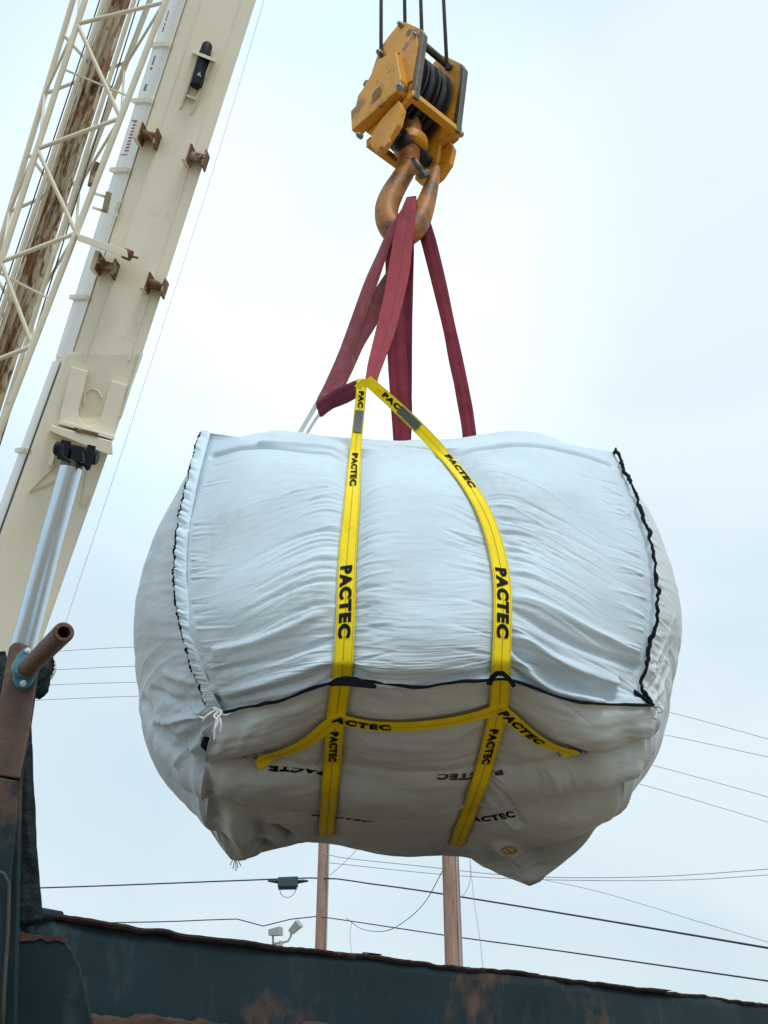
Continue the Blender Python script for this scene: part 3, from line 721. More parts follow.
# frayed white tie cords at the corners
k = MB()
for pts in ([(214,708,4.5),(222,712,4.46),(217,719,4.45),(215,728,4.46),(214,742,4.47)], [(216,710,4.5),(208,715,4.48),(202,722,4.5)],
            [(214,708,4.5),(224,715,4.47),(231,713,4.47)], [(217,714,4.47),(221,722,4.45),(220,734,4.46)], [(212,712,4.5),(205,718,4.52),(198,716,4.6)],
            [(218,712,4.46),(214,716,4.45),(218,722,4.45),(213,733,4.46)]):
    k.tube([tuple(p) for p in px_path([tuple(B(*q)) for q in pts], 14)], [.005]*10+[.0045, .004, .003, .002], 6)
k.build('tie_cord', M_str, bag, True)
k = MB()
for pts in ([(655,706,4.6),(661,707,4.55),(663,711,4.55),(658,712,4.56)], [(656,708,4.6),(657,714,4.57),(655,719,4.57)], [(655,707,4.6),(660,704,4.57)]):
    k.tube([tuple(p) for p in px_path([tuple(B(*q)) for q in pts], 12)], .006, 6)
k.build('tie_cord', M_str, bag, True)
k = MB()
for dx, dy in ((-2, 12), (1, 14), (3, 11), (-5, 8), (6, 9)):
    k.tube([B(235, 857, 6.58), B(235+dx*.6, 857+dy*.5, 6.58), B(235+dx, 857+dy, 6.58)], .003, 5)
k.build('frayed_thread', M_str, bag, True)
# yellow print on the dark hanging corner
k = MB()
p = [hitf(509+7*math.cos(2*PI*t/16), 849.5+3.2*math.sin(2*PI*t/16)) for t in range(17)]
p = [q[0]+q[1]*.006 for q in p if q[0] is not None]
if len(p) > 8: k.tube(p, .0045, 6)
p = [hitf(506+t*1.0, 848+t*.6) for t in range(7)]; p = [q[0]+q[1]*.006 for q in p if q[0] is not None]
if len(p) > 3: k.tube(p, .004, 6)
if k.v: k.build('yellow_marking', M_sti, bag, True)
# pale loop at the top left that another sling holds
r_ = Ribbon([tuple(B(x, y, Y)) for x, y, Y in ((318,402,5.2),(312,413,5.25),(305,424,5.3),(298,436,5.32))], [tuple(TOCAM(B(310, 410, 5.2)))]*4, .013, False); r_.mesh('lift_loop', M_str, bag, .006)
r_ = Ribbon([tuple(B(x, y, Y)) for x, y, Y in ((321,412,5.25),(316,418,5.28),(309,428,5.32),(305,437,5.33))], [tuple(TOCAM(B(310, 410, 5.2)))]*4, .009, False); r_.mesh('lift_loop', M_str, bag, .006)

# ================================================================= MAROON SLINGS
def sling(stn, label, m=M_red, folds=2, seed=0, th=.018):
    """stn: (xl,yl,xr,yr,Yl,Yr) pairs of edge pixels, top to bottom"""
    A = np.array([[tuple(B(xl, yl, Yl)), tuple(B(xr, yr, Yr))] for xl, yl, xr, yr, Yl, Yr in stn])
    D = crs(A, 90, 0); na = 11; G = np.zeros((90, na, 3)); n0 = np.array(TOCAM(Vector(D[45].mean(0))))
    s = np.linspace(0, 1, 90)
    for a in range(na):
        t = a/(na-1); w = np.linalg.norm(D[:, 1]-D[:, 0], axis=1)
        h = w*.10*(math.cos(2*PI*folds*t+seed)*(.6+.5*vn(s*5, s*0+seed, 90+seed)))-w*.16*(2*t-1)**2+.006*vn(s*9, s*0+t*3, 95+seed)
        G[:, a] = D[:, 0]*(1-t)+D[:, 1]*t+n0*h[:, None]
    rb = Ribbon.__new__(Ribbon); rb.G = G; rb.na = na; nn = gnormals(G); sg = np.sign((nn@n0).mean()); rb.N = nn*sg
    rb.S = np.r_[0, np.cumsum(np.linalg.norm(np.diff(G[:, na//2], axis=0), axis=1))]
    o = rb.mesh('web_sling', m, None, th); recenter(o, D[0].mean(0)); tag(o, label, 'sling', 'maroon slings between hook and bag')
    return o, rb
def seam(o, rb, t):
    q = rb.line('seam', mat('dark_maroon_thread', (.16, .025, .05), .9), None, t-.02, t+.02, .011)
    q.data.transform(Matrix.Translation(-o.location)); q.parent = o
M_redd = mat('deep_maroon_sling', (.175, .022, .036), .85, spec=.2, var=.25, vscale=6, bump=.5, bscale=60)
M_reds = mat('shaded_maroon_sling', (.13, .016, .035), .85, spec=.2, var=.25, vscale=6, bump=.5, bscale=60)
SA = sling([(402,226,412,226,5.85,5.85),(404,207,415,207,5.82,5.84),(407,198,416,197,5.72,5.74),(403,207,416,205,5.6,5.62),(398,222,415,220,5.56,5.56),(393,242,412,242,5.48,5.5),(388,270,409,272,5.36,5.38),(383,300,402,304,5.22,5.24),(376,330,394,334,5.06,5.08),(369,358,384,362,4.86,4.88),(366,376,378,378,4.72,4.74),(365,383,376,385,4.71,4.71)],
           'widest pinkish maroon sling, nearest of the slings, running down to where the yellow straps meet', folds=1, seed=1); seam(*SA, .2)
SB = sling([(400,214,408,203,5.66,5.66),(390,228,401,214,5.6,5.6),(377,256,389,246,5.55,5.55),(365,282,378,280,5.5,5.5),(351,320,363,322,5.42,5.42),(338,355,351,358,5.32,5.32),(325,385,342,388,5.22,5.2),(317,402,334,402,5.17,5.14),(320,411,330,411,5.18,5.15)],
           'dusty maroon sling on the far left, leading down to the pale loop', M_redg, folds=2, seed=2); seam(*SB, .6)
SC = sling([(408,224,418,230,5.72,5.72),(396,258,408,262,5.68,5.68),(382,280,392,286,5.62,5.62),(366,305,380,318,5.54,5.54),(352,335,364,345,5.44,5.44),(341,365,352,372,5.32,5.32),(332,392,340,396,5.2,5.2),(324,406,332,408,5.17,5.15)],
           'faded grey maroon sling crossing behind the widest sling to the far left loop', M_redg, folds=1, seed=3)
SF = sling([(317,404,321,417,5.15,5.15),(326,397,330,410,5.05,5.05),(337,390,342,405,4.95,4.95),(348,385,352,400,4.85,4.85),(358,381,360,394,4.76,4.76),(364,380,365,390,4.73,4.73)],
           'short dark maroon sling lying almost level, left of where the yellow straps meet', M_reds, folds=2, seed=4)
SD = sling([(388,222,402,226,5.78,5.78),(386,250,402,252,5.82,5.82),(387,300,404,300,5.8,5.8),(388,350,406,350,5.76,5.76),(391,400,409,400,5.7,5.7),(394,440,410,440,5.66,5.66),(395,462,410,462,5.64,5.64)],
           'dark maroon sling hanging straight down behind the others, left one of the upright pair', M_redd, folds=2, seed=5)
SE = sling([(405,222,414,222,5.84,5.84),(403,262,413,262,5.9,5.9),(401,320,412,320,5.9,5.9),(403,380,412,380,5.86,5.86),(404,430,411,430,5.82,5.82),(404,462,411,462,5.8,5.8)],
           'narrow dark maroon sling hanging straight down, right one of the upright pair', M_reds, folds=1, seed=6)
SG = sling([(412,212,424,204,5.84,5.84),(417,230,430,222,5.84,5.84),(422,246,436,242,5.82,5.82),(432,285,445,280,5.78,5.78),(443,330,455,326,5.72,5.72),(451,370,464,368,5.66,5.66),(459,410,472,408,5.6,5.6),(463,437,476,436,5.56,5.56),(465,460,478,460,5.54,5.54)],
           'maroon sling slanting down to the right, apart from the other slings', M_redd, folds=2, seed=7); seam(*SG, .55)

# ================================================================= HOOK BLOCK
near = P(413, 95, 4.5)                              # lower end of the corner nearest the camera
adir = Vector((math.cos(R(134)), math.sin(R(134)), 0)); bdir = Vector((math.cos(R(42)), math.sin(R(42)), 0)); zup = Vector((0, 0, 1))
blk = empty('hook_block', near+adir*.28+bdir*.2+zup*.3, 'worn orange yellow crane hook block with sheaves and a big hook, hanging above the bag', 'hook block')
def sh(px, py, off=0.0):                            # pixel -> (s,h) in the cheek plane moved by off along bdir
    o = near+bdir*off; n = adir.cross(zup); d = ray(px, py); t = (o-CAM).dot(n)/d.dot(n); p = CAM+d*t-o
    return p.dot(adir), p.z
def cheek(s, h, off): return near+bdir*off+adir*s+zup*h
def plate(pts, o0, o1, name, m, bev=.006, parent=None):
    return MB().prism([cheek(s, h, o0) for s, h in pts], bdir*(o1-o0)).build(name, m, parent or blk, bevel=bev)
prof = [sh(*q) for q in ((401,21),(408,23),(421,29),(423,35),(413,95),(408,101),(398,112),(394,130),(384,150),(377,153),(372,148),(374,138),(366,132),(358,118),(359,98),(370,77),(379,49),(390,34))]
wid = .42; th = .035
plate(prof, 0, th, 'cheek_plate', M_oran)
plate(prof, wid, wid+th, 'cheek_plate', M_oran)
# bare steel rims on the near edges
rim = [sh(*q) for q in ((421,29),(424,34),(415,97),(411,99),(410,95),(412,88),(420,44),(420,34))]
for o0 in (0, wid): plate(rim, o0-.006, o0+th+.006, 'edge_rim', M_steel, .004)
# bolted-on cheek weights
wpx = [(397,53),(402,80),(398,92),(353,132),(352,112),(357,107),(359,97),(364,90),(372,76),(380,60)]
wp = [sh(x, y, -.07) for x, y in wpx]
plate(wp, -.085, -.001, 'cheek_weight', M_oran, .008)
wp2 = [(s, h) for s, h in wp]
plate(wp2, wid+th+.001, wid+th+.09, 'cheek_weight', M_oran, .008)
ins = [sh(x, y, -.02) for x, y in ((404,27),(416,33),(417,45),(411,80),(404,84),(399,52),(388,58),(383,50),(392,36))]
plate(ins, -.016, -.0005, 'cheek_liner', M_oran, .004)
plate(ins, wid+th+.0005, wid+th+.016, 'cheek_liner', M_oran, .004)
def cyl(c, ax, r, l, n=24, r2=None):
    return MB().tube([c-ax*l/2, c+ax*l/2], [r, r2 if r2 else r], n)
# lightening hole with raised rim, bolts
s_, h_ = sh(377, 94, -.085)
hol = MB(); c = cheek(s_, h_, -.086)
cyl(c, bdir, .052, .012).build('axle_recess', mat('recess_brown', (.20, .085, .015), .6), blk, autos=40)
MB().tube([c+(adir*math.cos(t*PI/12)+zup*math.sin(t*PI/12))*.056 for t in range(25)], .006, 8, False).build('axle_recess_rim', M_oran, blk, True)
for x, y, of, r in ((400,87,-.09,.026),(360,136,-.10,.022),(380,53,-.02,.024),(401,25,-.012,.022),(416,35,-.012,.015)):
    s_, h_ = sh(x, y, of); q = MB(); cyl_ = MB().tube([cheek(s_, h_, of-.02), cheek(s_, h_, of+.02)], [r, r], 6)
    cyl_.tube([cheek(s_, h_, of-.034), cheek(s_, h_, of-.018)], [r*.6, r*.6], 12)
    cyl_.build('bolt', M_bolt, blk, bevel=.003)
for s0, h0 in ((.06, .1), (.1, .62), (.45, .05), (.3, .6)):
    MB().tube([cheek(s0, h0, wid+th+.03), cheek(s0, h0, wid+th+.11)], .024, 6).build('bolt', M_bolt, blk, bevel=.003)
# sheaves and their guard
sc_, hc_ = .31, .41; c0 = cheek(sc_, hc_, 0)
for i in range(3):
    c = cheek(sc_, hc_, th+.075+i*.118); q = MB()
    prof_r = [(-.050, .322), (-.040, .335), (-.026, .335), (-.014, .300), (.014, .300), (.026, .335), (.040, .335), (.050, .322), (.044, .24), (.016, .225), (.016, .06), (.050, .06)]
    V = []; n = 48
    full = [(-.050, .06), (-.016, .06), (-.016, .225), (-.044, .24)]+prof_r
    for (dx, rr_) in full:
        for j in range(n):
            a = 2*PI*j/n; V.append(c+bdir*dx+(adir*math.cos(a)+zup*math.sin(a))*rr_)
    m_ = len(full); Fc = [[i_*n+j, i_*n+(j+1) % n, ((i_+1) % m_)*n+(j+1) % n, ((i_+1) % m_)*n+j] for i_ in range(m_) for j in range(n)]
    mesh('sheave', V, Fc, M_shv, blk, True).data.set_sharp_from_angle(angle=R(30))
cyl(cheek(sc_, hc_, wid/2+th/2), bdir, .07, wid+.2).build('axle', M_steel, blk, autos=40)
MB().tube([cheek(.012, .70, -.02), cheek(.012, .70, wid+th+.02)], .028, 16).build('tie_rod', M_steel, blk, autos=40)
MB().tube([cheek(.50, .62, 0), cheek(.50, .62, wid+th)], .026, 16).build('tie_rod', M_steel, blk, autos=40)
MB().box(cheek(-.02, -.03, -.02), adir*.06, bdir*(wid+th+.04), zup*.055).build('cross_bar', M_oran, blk, bevel=.006)
MB().box(cheek(.47, -.06, th), adir*.05, bdir*(wid-th), zup*.08).build('cross_bar', M_oran, blk, bevel=.005)
# lower lugs that carry the hook trunnion
lug = [sh(*q) for q in ((403,104),(407,112),(403,128),(394,142),(383,152),(377,152),(374,146),(377,136),(386,122))]
plate(lug, -.045, -.002, 'trunnion_lug', M_oran, .008)
plate([(s, h) for s, h in lug], wid+th+.002, wid+th+.045, 'trunnion_lug', M_oran, .008)
tc_ = cheek(.25, -.115, 0)
MB().tube([cheek(.27, -.12, -.03), cheek(.27, -.12, .10), cheek(.27, -.12, .12), cheek(.27, -.12, wid-.08), cheek(.27, -.12, wid-.06), cheek(.27, -.12, wid+.06)], [.045, .045, .085, .085, .045, .045], 24).build('trunnion', M_shv, blk, autos=40)
s_, h_ = sh(387, 143, -.05); MB().tube([cheek(s_, h_, -.062), cheek(s_, h_, -.04)], .035, 20).build('pin_cap', M_oran, blk, autos=40)
# hook: nut, collar, shank, bowl, tip
hy = 4.85
hx = P(409, 140, hy)
def hp(px, py): return P(px, py, hy)
MB().tube([P(412, 119, hy), P(412, 122, hy), P(411, 140, hy)], [.055, .072, .078], 28).build('hook_nut', M_hook, blk, autos=35)
MB().tube([P(411, 140, hy), P(411, 142, hy), P(410, 149, hy), P(410, 151, hy)], [.10, .125, .125, .105], 32).build('swivel_collar', M_oran, blk, autos=35)
hk_px = [(410,148,.068),(409,160,.072),(406,170,.070),(399,182,.074),(392,194,.080),(387,207,.082),(387,219,.082),(392,229,.086),(401,234,.088),(411,231,.086),(419,221,.080),(424,209,.072),(428,197,.062),(432,184,.050),(435,174,.038),(437,167,.022)]
hc = px_path([tuple(P(x, y, hy-.0))+(r,) for x, y, r in hk_px], 80)
hm = MB()
hm.tube([tuple(p[:3]) for p in hc], [p[3] for p in hc], 20)
hk = hm.build('hook', M_hook, blk, True)
MB().tube([P(409, 152, hy), P(408, 166, hy)], [.082, .074], 24).build('hook_shank_collar', M_hook, blk, autos=35)
MB().tube([P(413, 159, hy-.1), P(416, 162, hy-.1), P(424, 175, hy-.08)], [.016, .022, .020], 10).build('safety_latch', M_steel, blk, True)
MB().tube([P(421, 175, hy-.1), P(427, 173, hy-.06)], .030, 12).build('safety_latch_pin', M_steel, blk, autos=35)

# hoist ropes: the four falls run up to the boom head
ranks = ['leftmost', 'second from the left', 'third from the left', 'rightmost']
for i, (x, y) in enumerate(((381, 52), (405, 25), (422, 40), (446, 48))):
    b0 = P(x, y, 4.72 if i in (0, 1) else 4.62); b0 = cheek(*[(.52, .25), (.30, .60), (.05, .45), (.30, .60)][i], [.07, .02, .12, .36][i]) if False else b0
    z1 = 17.2; pts = [Vector((b0.x, b0.y, b0.z-.25)), Vector((b0.x, b0.y, b0.z+2)), Vector((b0.x, b0.y, z1))]
    o = MB().tube(pts, .0145, 10).build('hoist_rope', M_rope, None, True); recenter(o, pts[0])
    tag(o, '%s of the four dark wire ropes rising from the hook block' % ranks[i] if i in (0, 3) else 'dark wire rope above the hook block, %s of four' % ranks[i], 'wire rope', 'wire ropes above the hook block')

# ================================================================= CRANE
def DB(y): return 1.0/(.08696+1.88e-5*y)
def BP(x, y, dd=0.0): return PD(x, y, DB(y)+dd)
crane = empty('mobile_crane', (BP(-180, 1150).x, BP(-180, 1150).y, 0), 'cream crane boom with lattice jib folded alongside and a chrome lift ram below', 'crane')
def lin(a, b, y): return a[0]+(b[0]-a[0])*(y-a[1])/(b[1]-a[1])
def boombox(Lp, Rp, Tp, y0, y1, dd, name, m, ms):
    """Lp/Rp underside edges, Tp far upper-left edge, from pixel row y0 to y1"""
    sec = []
    for y in (y0, y1):
        l = BP(lin(*Lp, y), y); r_ = BP(lin(*Rp, y), y); tl = BP(lin(*Tp, y), y, dd); sec.append((l, r_, r_+(tl-l), tl))
    o = MB().hexa(sec[0], sec[1]).build(name, m, crane, bevel=.03)
    return o, sec
iL, iR, iT = ((188,0),(72,360)), ((257,0),(141,360)), ((169,0),(56,360))
_, sec_i = boombox(iL, iR, iT, -560, 420, 1.0, 'boom_section', M_boom, M_boomw)
bL, bR, bT = ((66,360),(-27,620)), ((147,345),(50,620)), ((55,360),(-41,620))
_, sec_b = boombox(bL, bR, bT, 352, 1090, 1.15, 'boom_base', M_boom, M_boomw)
# white painted side skin standing just proud of the left flank
def skin(Lp, Tp, y0, y1, dd, name, m, f0=0.0, f1=1.0, out=.012, parent=None, th=.01):
    q = []
    for y in (y0, y1):
        l = BP(lin(*Lp, y), y); t_ = BP(lin(*Tp, y), y, dd); q.append((l.lerp(t_, f0), l.lerp(t_, f1)))
    n = (q[0][1]-q[0][0]).cross(q[1][0]-q[0][0]).normalized()
    if n.x > 0: n = -n
    A = [q[0][0]+n*out, q[0][1]+n*out, q[1][1]+n*out, q[1][0]+n*out]
    return MB().hexa(A, [p+n*th for p in A]).build(name, m, parent or crane), A, n
sk, A1, nS = skin(iL, iT, -560, 358, 1.0, 'side_skin', M_boomw, .04, .96)
sk2, A2, _ = skin(bL, bT, 362, 1090, 1.15, 'side_skin', M_boomw, .30, .98)
# ribs across the side
for y, Lp, Tp in ((47, iL, iT), (103, iL, iT), (172, iL, iT), (299, iL, iT)):
    skin(Lp, Tp, y-2, y+2, 1.0, 'side_rib', M_cream, .0, 1.0, .023, th=.05)
for y in (452,):
    skin(bL, bT, y-2, y+2, 1.15, 'side_rib', M_cream, .2, 1.0, .025, th=.05)
# underside weld lines / raised strip
def on_under(x, y, lift=.0):
    return BP(x, y, -lift)
def under_strip(pts, w, name, m, lift=.012, r=None):
    p = [on_under(x, y, lift) for x, y in pts]
    return MB().tube(p, r or .008, 6).build(name, m, crane)
for a, b_ in (((201,0),(85,360)), ((240,0),(129,360))):
    under_strip([a, (lin(a, b_, 180), 180), b_], 0, 'weld_bead', M_boom, .006, .012)
under_strip([(57,480),(29,492),(55,465)], 0, 'weld_bead', M_cream, .02, .012)
under_strip([(84,470),(79,500),(83,508),(88,495)], 0, 'weld_bead', M_cream, .02, .012)
# worn dark lettering on the side (illegible from below), and the small red notice
def side_mark(y0, y1, f0, f1, m, name='worn_marking'):
    skin(iL, iT, y0, y1, 1.0, name, m, f0, f1, .0235, parent=crane, th=.002)
for y0, y1 in ((12,22),(24,27),(28,33),(57,66),(68,71),(85,92)): side_mark(y0, y1, .3, .72, M_dkbl)
for y in np.arange(122, 152, 3.2): side_mark(y, y+1.6, .38, .70, M_dkred, 'red_notice')
side_mark(121, 122, .2, .85, M_dkbl); side_mark(155, 156, .2, .85, M_dkbl)
# four guide brackets under the boom
def bracket(x, y, fl):
    e = [on_under(x, y, 0), (on_under(x+10, y+3, 0)-on_under(x, y, 0)).normalized(), (on_under(x-3.2, y+10, 0)-on_under(x, y, 0)).normalized()]
    c, ax, dn = e; out = TOCAM(c); out = (out-ax*out.dot(ax)-dn*out.dot(dn)).normalized()
    o = MB().box(c-ax*.09-dn*.10, ax*.02, dn*.20, out*.17).build('guide_bracket', M_rustd, crane, bevel=.004)
    MB().box(c+ax*.085-dn*.09, ax*.022, dn*.19, out*.16).build('bracket_plate', M_rustd, o, bevel=.004)
    MB().box(c-ax*.15-dn*.12, ax*.058, dn*.22, out*.15).build('bracket_plate', M_cream, o, bevel=.004)
    MB().tube([c-ax*.08+out*.10, c+ax*.09+out*.10], .05, 14).build('bracket_roller', M_rustd, o, autos=40)
    MB().box(c-ax*.08-dn*.05+out*.0, ax*.17, dn*.03, out*.10).build('bracket_web', M_rustd, o)
for x, y in ((151,141),(199,162),(109,270),(158,289)): bracket(x, y, 1)
# black canister in its cradle under the boom
c0 = on_under(208, 43, .10); c1 = on_under(196, 86, .10); ax = (c1-c0).normalized()
cn = MB().tube([c0, c0.lerp(c1, .06), c0.lerp(c1, .2), c0.lerp(c1, .25), c1], [.035, .06, .062, .07, .07], 20).build('canister', M_gun, crane, autos=40)
MB().tube([c0.lerp(c1, .5)+TOCAM(c0)*.045, c0.lerp(c1, .8)+TOCAM(c0)*.045], [.02, .038], 10).build('canister_label', M_bolt, cn)
MB().hexa([on_under(193,50,.0), on_under(216,59,.0), on_under(215,62,.0), on_under(192,53,.0)], [on_under(193,50,.2), on_under(216,59,.2), on_under(215,62,.2), on_under(192,53,.2)]).build('cradle', M_cream, crane, bevel=.004)
for a, b_ in (((199,56),(180,108)), ((211,61),(191,114))):
    MB().hexa([on_under(a[0]-1,a[1],0), on_under(a[0]+1,a[1],0), on_under(b_[0]+1,b_[1],0), on_under(b_[0]-1,b_[1],0)], [on_under(a[0]-1,a[1],.13), on_under(a[0]+1,a[1],.13), on_under(b_[0]+1,b_[1],.02), on_under(b_[0]-1,b_[1],.02)]).build('cradle_rail', M_cream, crane)
MB().hexa([on_under(187,94,0), on_under(196,98,0), on_under(196,100,0), on_under(186,96,0)], [on_under(187,94,.07), on_under(196,98,.07), on_under(196,100,.07), on_under(186,96,.07)]).build('cradle_bar', M_cream, crane)
# saddle plates and lip where the ram meets the boom
def slab(pts, z0, z1, name, m, bev=.01):
    lo = [on_under(x, y, z0) for x, y in pts]; hi = [on_under(x, y, z1) for x, y in pts]; n = len(pts)
    return MB().add(lo+hi, [list(range(n))[::-1], list(range(n, 2*n))]+[[i, (i+1) % n, n+(i+1) % n, n+i] for i in range(n)]).build(name, m, crane, bevel=bev)
slab([(71,366),(88,371),(80,404),(78,411),(79,417),(82,422),(86,425),(91,426),(95,425),(99,421),(102,414),(104,406),(111,380),(127,385),(113,441),(58,424)], .0, .16, 'saddle_plate', M_cream)
under_strip([tuple(q) for q in px_path([(84,404),(85,394),(91,389),(98,391),(102,398)], 24)], 0, 'weld_bead', M_cream, .006, .008)
slab([(49,431),(51,425),(112,441),(113,455),(106,454)], .0, .34, 'saddle_lip', M_cream)
slab([(74,427),(98,433),(99,437),(76,432)], .341, .35, 'rust_streak', M_rustd, 0)
slab([(62,420),(115,436),(114,440),(60,424)], .16, .26, 'saddle_rim', M_cream)
slab([(54,440),(58,441),(52,467),(48,465)], .0, .2, 'saddle_ear', M_cream)
# ram: greasy head, chrome rod, barrel below
DR = 9.5
def RP(x, y, dd=0): return PD(x, y, DR-(y-460)*.0022+dd)
rod = MB().tube([RP(72.6, 462), RP(70.5, 470), RP(51, 540), RP(30, 620), RP(8, 700)], [.104, .104, .107, .112, .118], 36).build('ram_rod', M_chr, crane, autos=40)
MB().tube([RP(8, 700), RP(6, 706), RP(-40, 880), RP(-100, 1080)], [.13, .17, .18, .19], 32).build('ram_barrel', M_cream, crane, autos=40)
rdn = (RP(70.5, 470)-RP(76, 448)).normalized(); rax = (RP(95, 458)-RP(57, 449)).normalized(); rout = TOCAM(RP(76, 452))
c_ = RP(76, 453); g_ = MB()
g_.tube([c_-rax*.21, c_-rax*.19, c_+rax*.20, c_+rax*.22], [.06, .075, .075, .06], 18)
for a0_, w_, h_2 in ((-.17, .10, .20), (-.045, .11, .15), (.09, .085, .22)):
    g_.box(c_+rax*a0_-rdn*(h_2*.5)-rout*.06, rax*w_, rdn*h_2, rout*.17)
g_.tube([c_+rax*.06-rdn*.02+rout*.1, c_+rax*.10+rdn*.08+rout*.13, c_+rax*.16+rdn*.13+rout*.08], .022, 8)
g_.tube([c_-rax*.15-rdn*.05+rout*.1, c_-rax*.11+rdn*.07+rout*.12, c_-rax*.03+rdn*.10+rout*.11], .018, 8)
hd = g_.build('ram_head', M_gun, crane, bevel=.012)
MB().tube([RP(72.5, 462), RP(71, 468)], [.108, .108], 24).build('ram_collar', M_steel, crane, autos=40)
# boom head above the frame: cheeks and sheaves that carry the ropes
hd0 = Vector((.15, 4.15, 17.3))
tip = [s for s in sec_i[0]]
tc0 = sum(tip, Vector())/4
MB().hexa(tip, [hd0+Vector((-.35, -.1, .7)), hd0+Vector((.45, -.1, .7)), hd0+Vector((.45, .7, 1.1)), hd0+Vector((-.35, .7, 1.1))]).build('boom_head', M_boom, crane, bevel=.02)
for i in range(4):
    c = hd0+Vector((-.25+.2*i, .35, .35)); MB().tube([c-Vector((.04, 0, 0)), c+Vector((.04, 0, 0))], .42, 28).build('head_sheave', M_shv, crane, autos=40)
# crane carrier far below the frame
cb = Vector((BP(-180, 1090).x, BP(-180, 1090).y, 0))
MB().box((cb.x-1.4, cb.y-1.0, .5), (2.6, 0, 0), (0, 6.5, 0), (0, 0, .7)).build('carrier', M_cream, crane, bevel=.03)
MB().box((cb.x-1.2, cb.y-.2, 1.2), (2.2, 0, 0), (0, 3.0, 0), (0, 0, .9)).build('turret', M_cream, crane, bevel=.03)
for i in range(3):
    for sx_ in (-1.45, 1.2):
        c = Vector((cb.x+sx_, cb.y-.2+i*2.2, .55)); MB().tube([c-Vector((.18, 0, 0)), c+Vector((.18, 0, 0))], .55, 28).build('wheel', M_gun, crane, autos=40)

# ---- lattice jib stowed beside the boom
DJ = lambda y: DB(y)-.25
def JP(x, y, dd=0): return PD(x, y, DJ(y)+dd)
jib = MB()
ch = {'FL': ((85,0),(8,240)), 'FR': ((166,0),(31,350)), 'BL': ((73,0),(1,240)), 'BR': ((150,0),(17,350))}
BK = .62
jo = None
ends = [(-420, 800)]
def chord(nm, dd, r_):
    a, b_ = ch[nm]; return MB().tube([JP(lin(a, b_, y), y, dd) for y in (-420, -100, 0, 240, 480, 640)], r_, 12)
jib = chord('FL', 0, .034).build('lattice_jib', M_cream, crane, autos=50); jib['label'] = 'cream lattice jib folded alongside the boom'
chord('FR', 0, .036).build('chord', M_cream, jib, autos=50)
chord('BL', BK, .034).build('chord', M_cream, jib, autos=50)
chord('BR', BK, .034).build('chord', M_cream, jib, autos=50)
def brace(n1, y1, n2, y2, d1, d2, r_=.024, nm='brace'):
    a, b_ = ch[n1]; c, d = ch[n2]
    MB().tube([JP(lin(a, b_, y1), y1, d1), JP(lin(c, d, y2), y2, d2)], r_, 8).build(nm, M_cream, jib, autos=50)
seqL = [-330, -215, -100, 24, 149, 262, 372, 480]; seqR = [-245, -130, 2, 118, 233, 346, 452, 560]
for i in range(len(seqL)):
    brace('FL', seqL[i], 'FR', seqR[i], 0, 0)
    brace('FL', seqL[i], 'FR', seqR[i]-114 if i else seqR[i]-90, 0, 0) if False else None
for i in range(len(seqL)-1):
    brace('FL', seqL[i+1], 'FR', seqR[i], 0, 0)
for i in range(7):                    # rear face, opposite zigzag
    yl = -260+118*i; yr = yl-32
    brace('BL', yl, 'BR', yr, BK, BK, .021); brace('BR', yr, 'BL', yl+118-0, BK, BK, .021) if False else brace('BL', yl-60, 'BR', yr+60-30, BK, BK, .021)
for i in range(6):                    # side lacing
    y = -332+118*i
    brace('FL', y, 'BL', y+72, 0, BK, .016); brace('BL', y+72, 'FL', y+118, BK, 0, .016)
    brace('FR', y-24, 'BR', y+46, 0, BK, .016); brace('BR', y+46, 'FR', y+94, BK, 0, .016)
# rusted beam that lies inside the jib
bl_, br_ = ((107,0),(-8,350)), ((131,0),(20,350))
def rust_edge(f, y, dd): return JP(lin(*bl_, y)*(1-f)+lin(*br_, y)*f, y, dd)
V = []; Fc = []; ys = [-420, -200, 0, 175, 350, 560, 700]; fs = [(0, .35), (0, .2), (.18, .2), (.22, .27), (.45, .27), (.5, .22), (.55, .27), (.78, .27), (.82, .2), (1, .2), (1, .35)]
for y in ys:
    for f, d in fs: V.append(rust_edge(f, y, d))
n = len(fs)
for i in range(len(ys)-1): Fc += [[i*n+j, i*n+(j+1) % n, (i+1)*n+(j+1) % n, (i+1)*n+j] for j in range(n)]
Fc += [list(range(n))[::-1], [(len(ys)-1)*n+j for j in range(n)]]
bd = (rust_edge(.5, 0, .3)-rust_edge(.5, 350, .3)).normalized(); rq = bd.to_track_quat('Z', 'Y').to_matrix().to_4x4(); rq.translation = rust_edge(.5, 175, .3)
rb_ = mesh('rusted_beam', V, Fc, M_rustb, None); rb_.data.transform(rq.inverted()); rb_.parent = crane; rb_.matrix_parent_inverse = crane.matrix_world.inverted(); rb_.matrix_basis = rq; rb_['label'] = 'rust stained steel beam inside the lattice jib'
for f, r_, m_ in ((-.12, .028, M_cream), (-.30, .008, M_rope), (1.14, .026, M_cream), (1.34, .008, M_rope)):
    MB().tube([rust_edge(f, y, .22) for y in ys], r_, 6).build('guide_rod', m_, crane)
for y in (82, 285):
    MB().tube([JP(lin(*ch['FL'], y)+2, y-14, .1), JP(lin(*ch['FR'], y)-4, y+15, .1)], .014, 6).build('clip_bar', M_cream, jib)
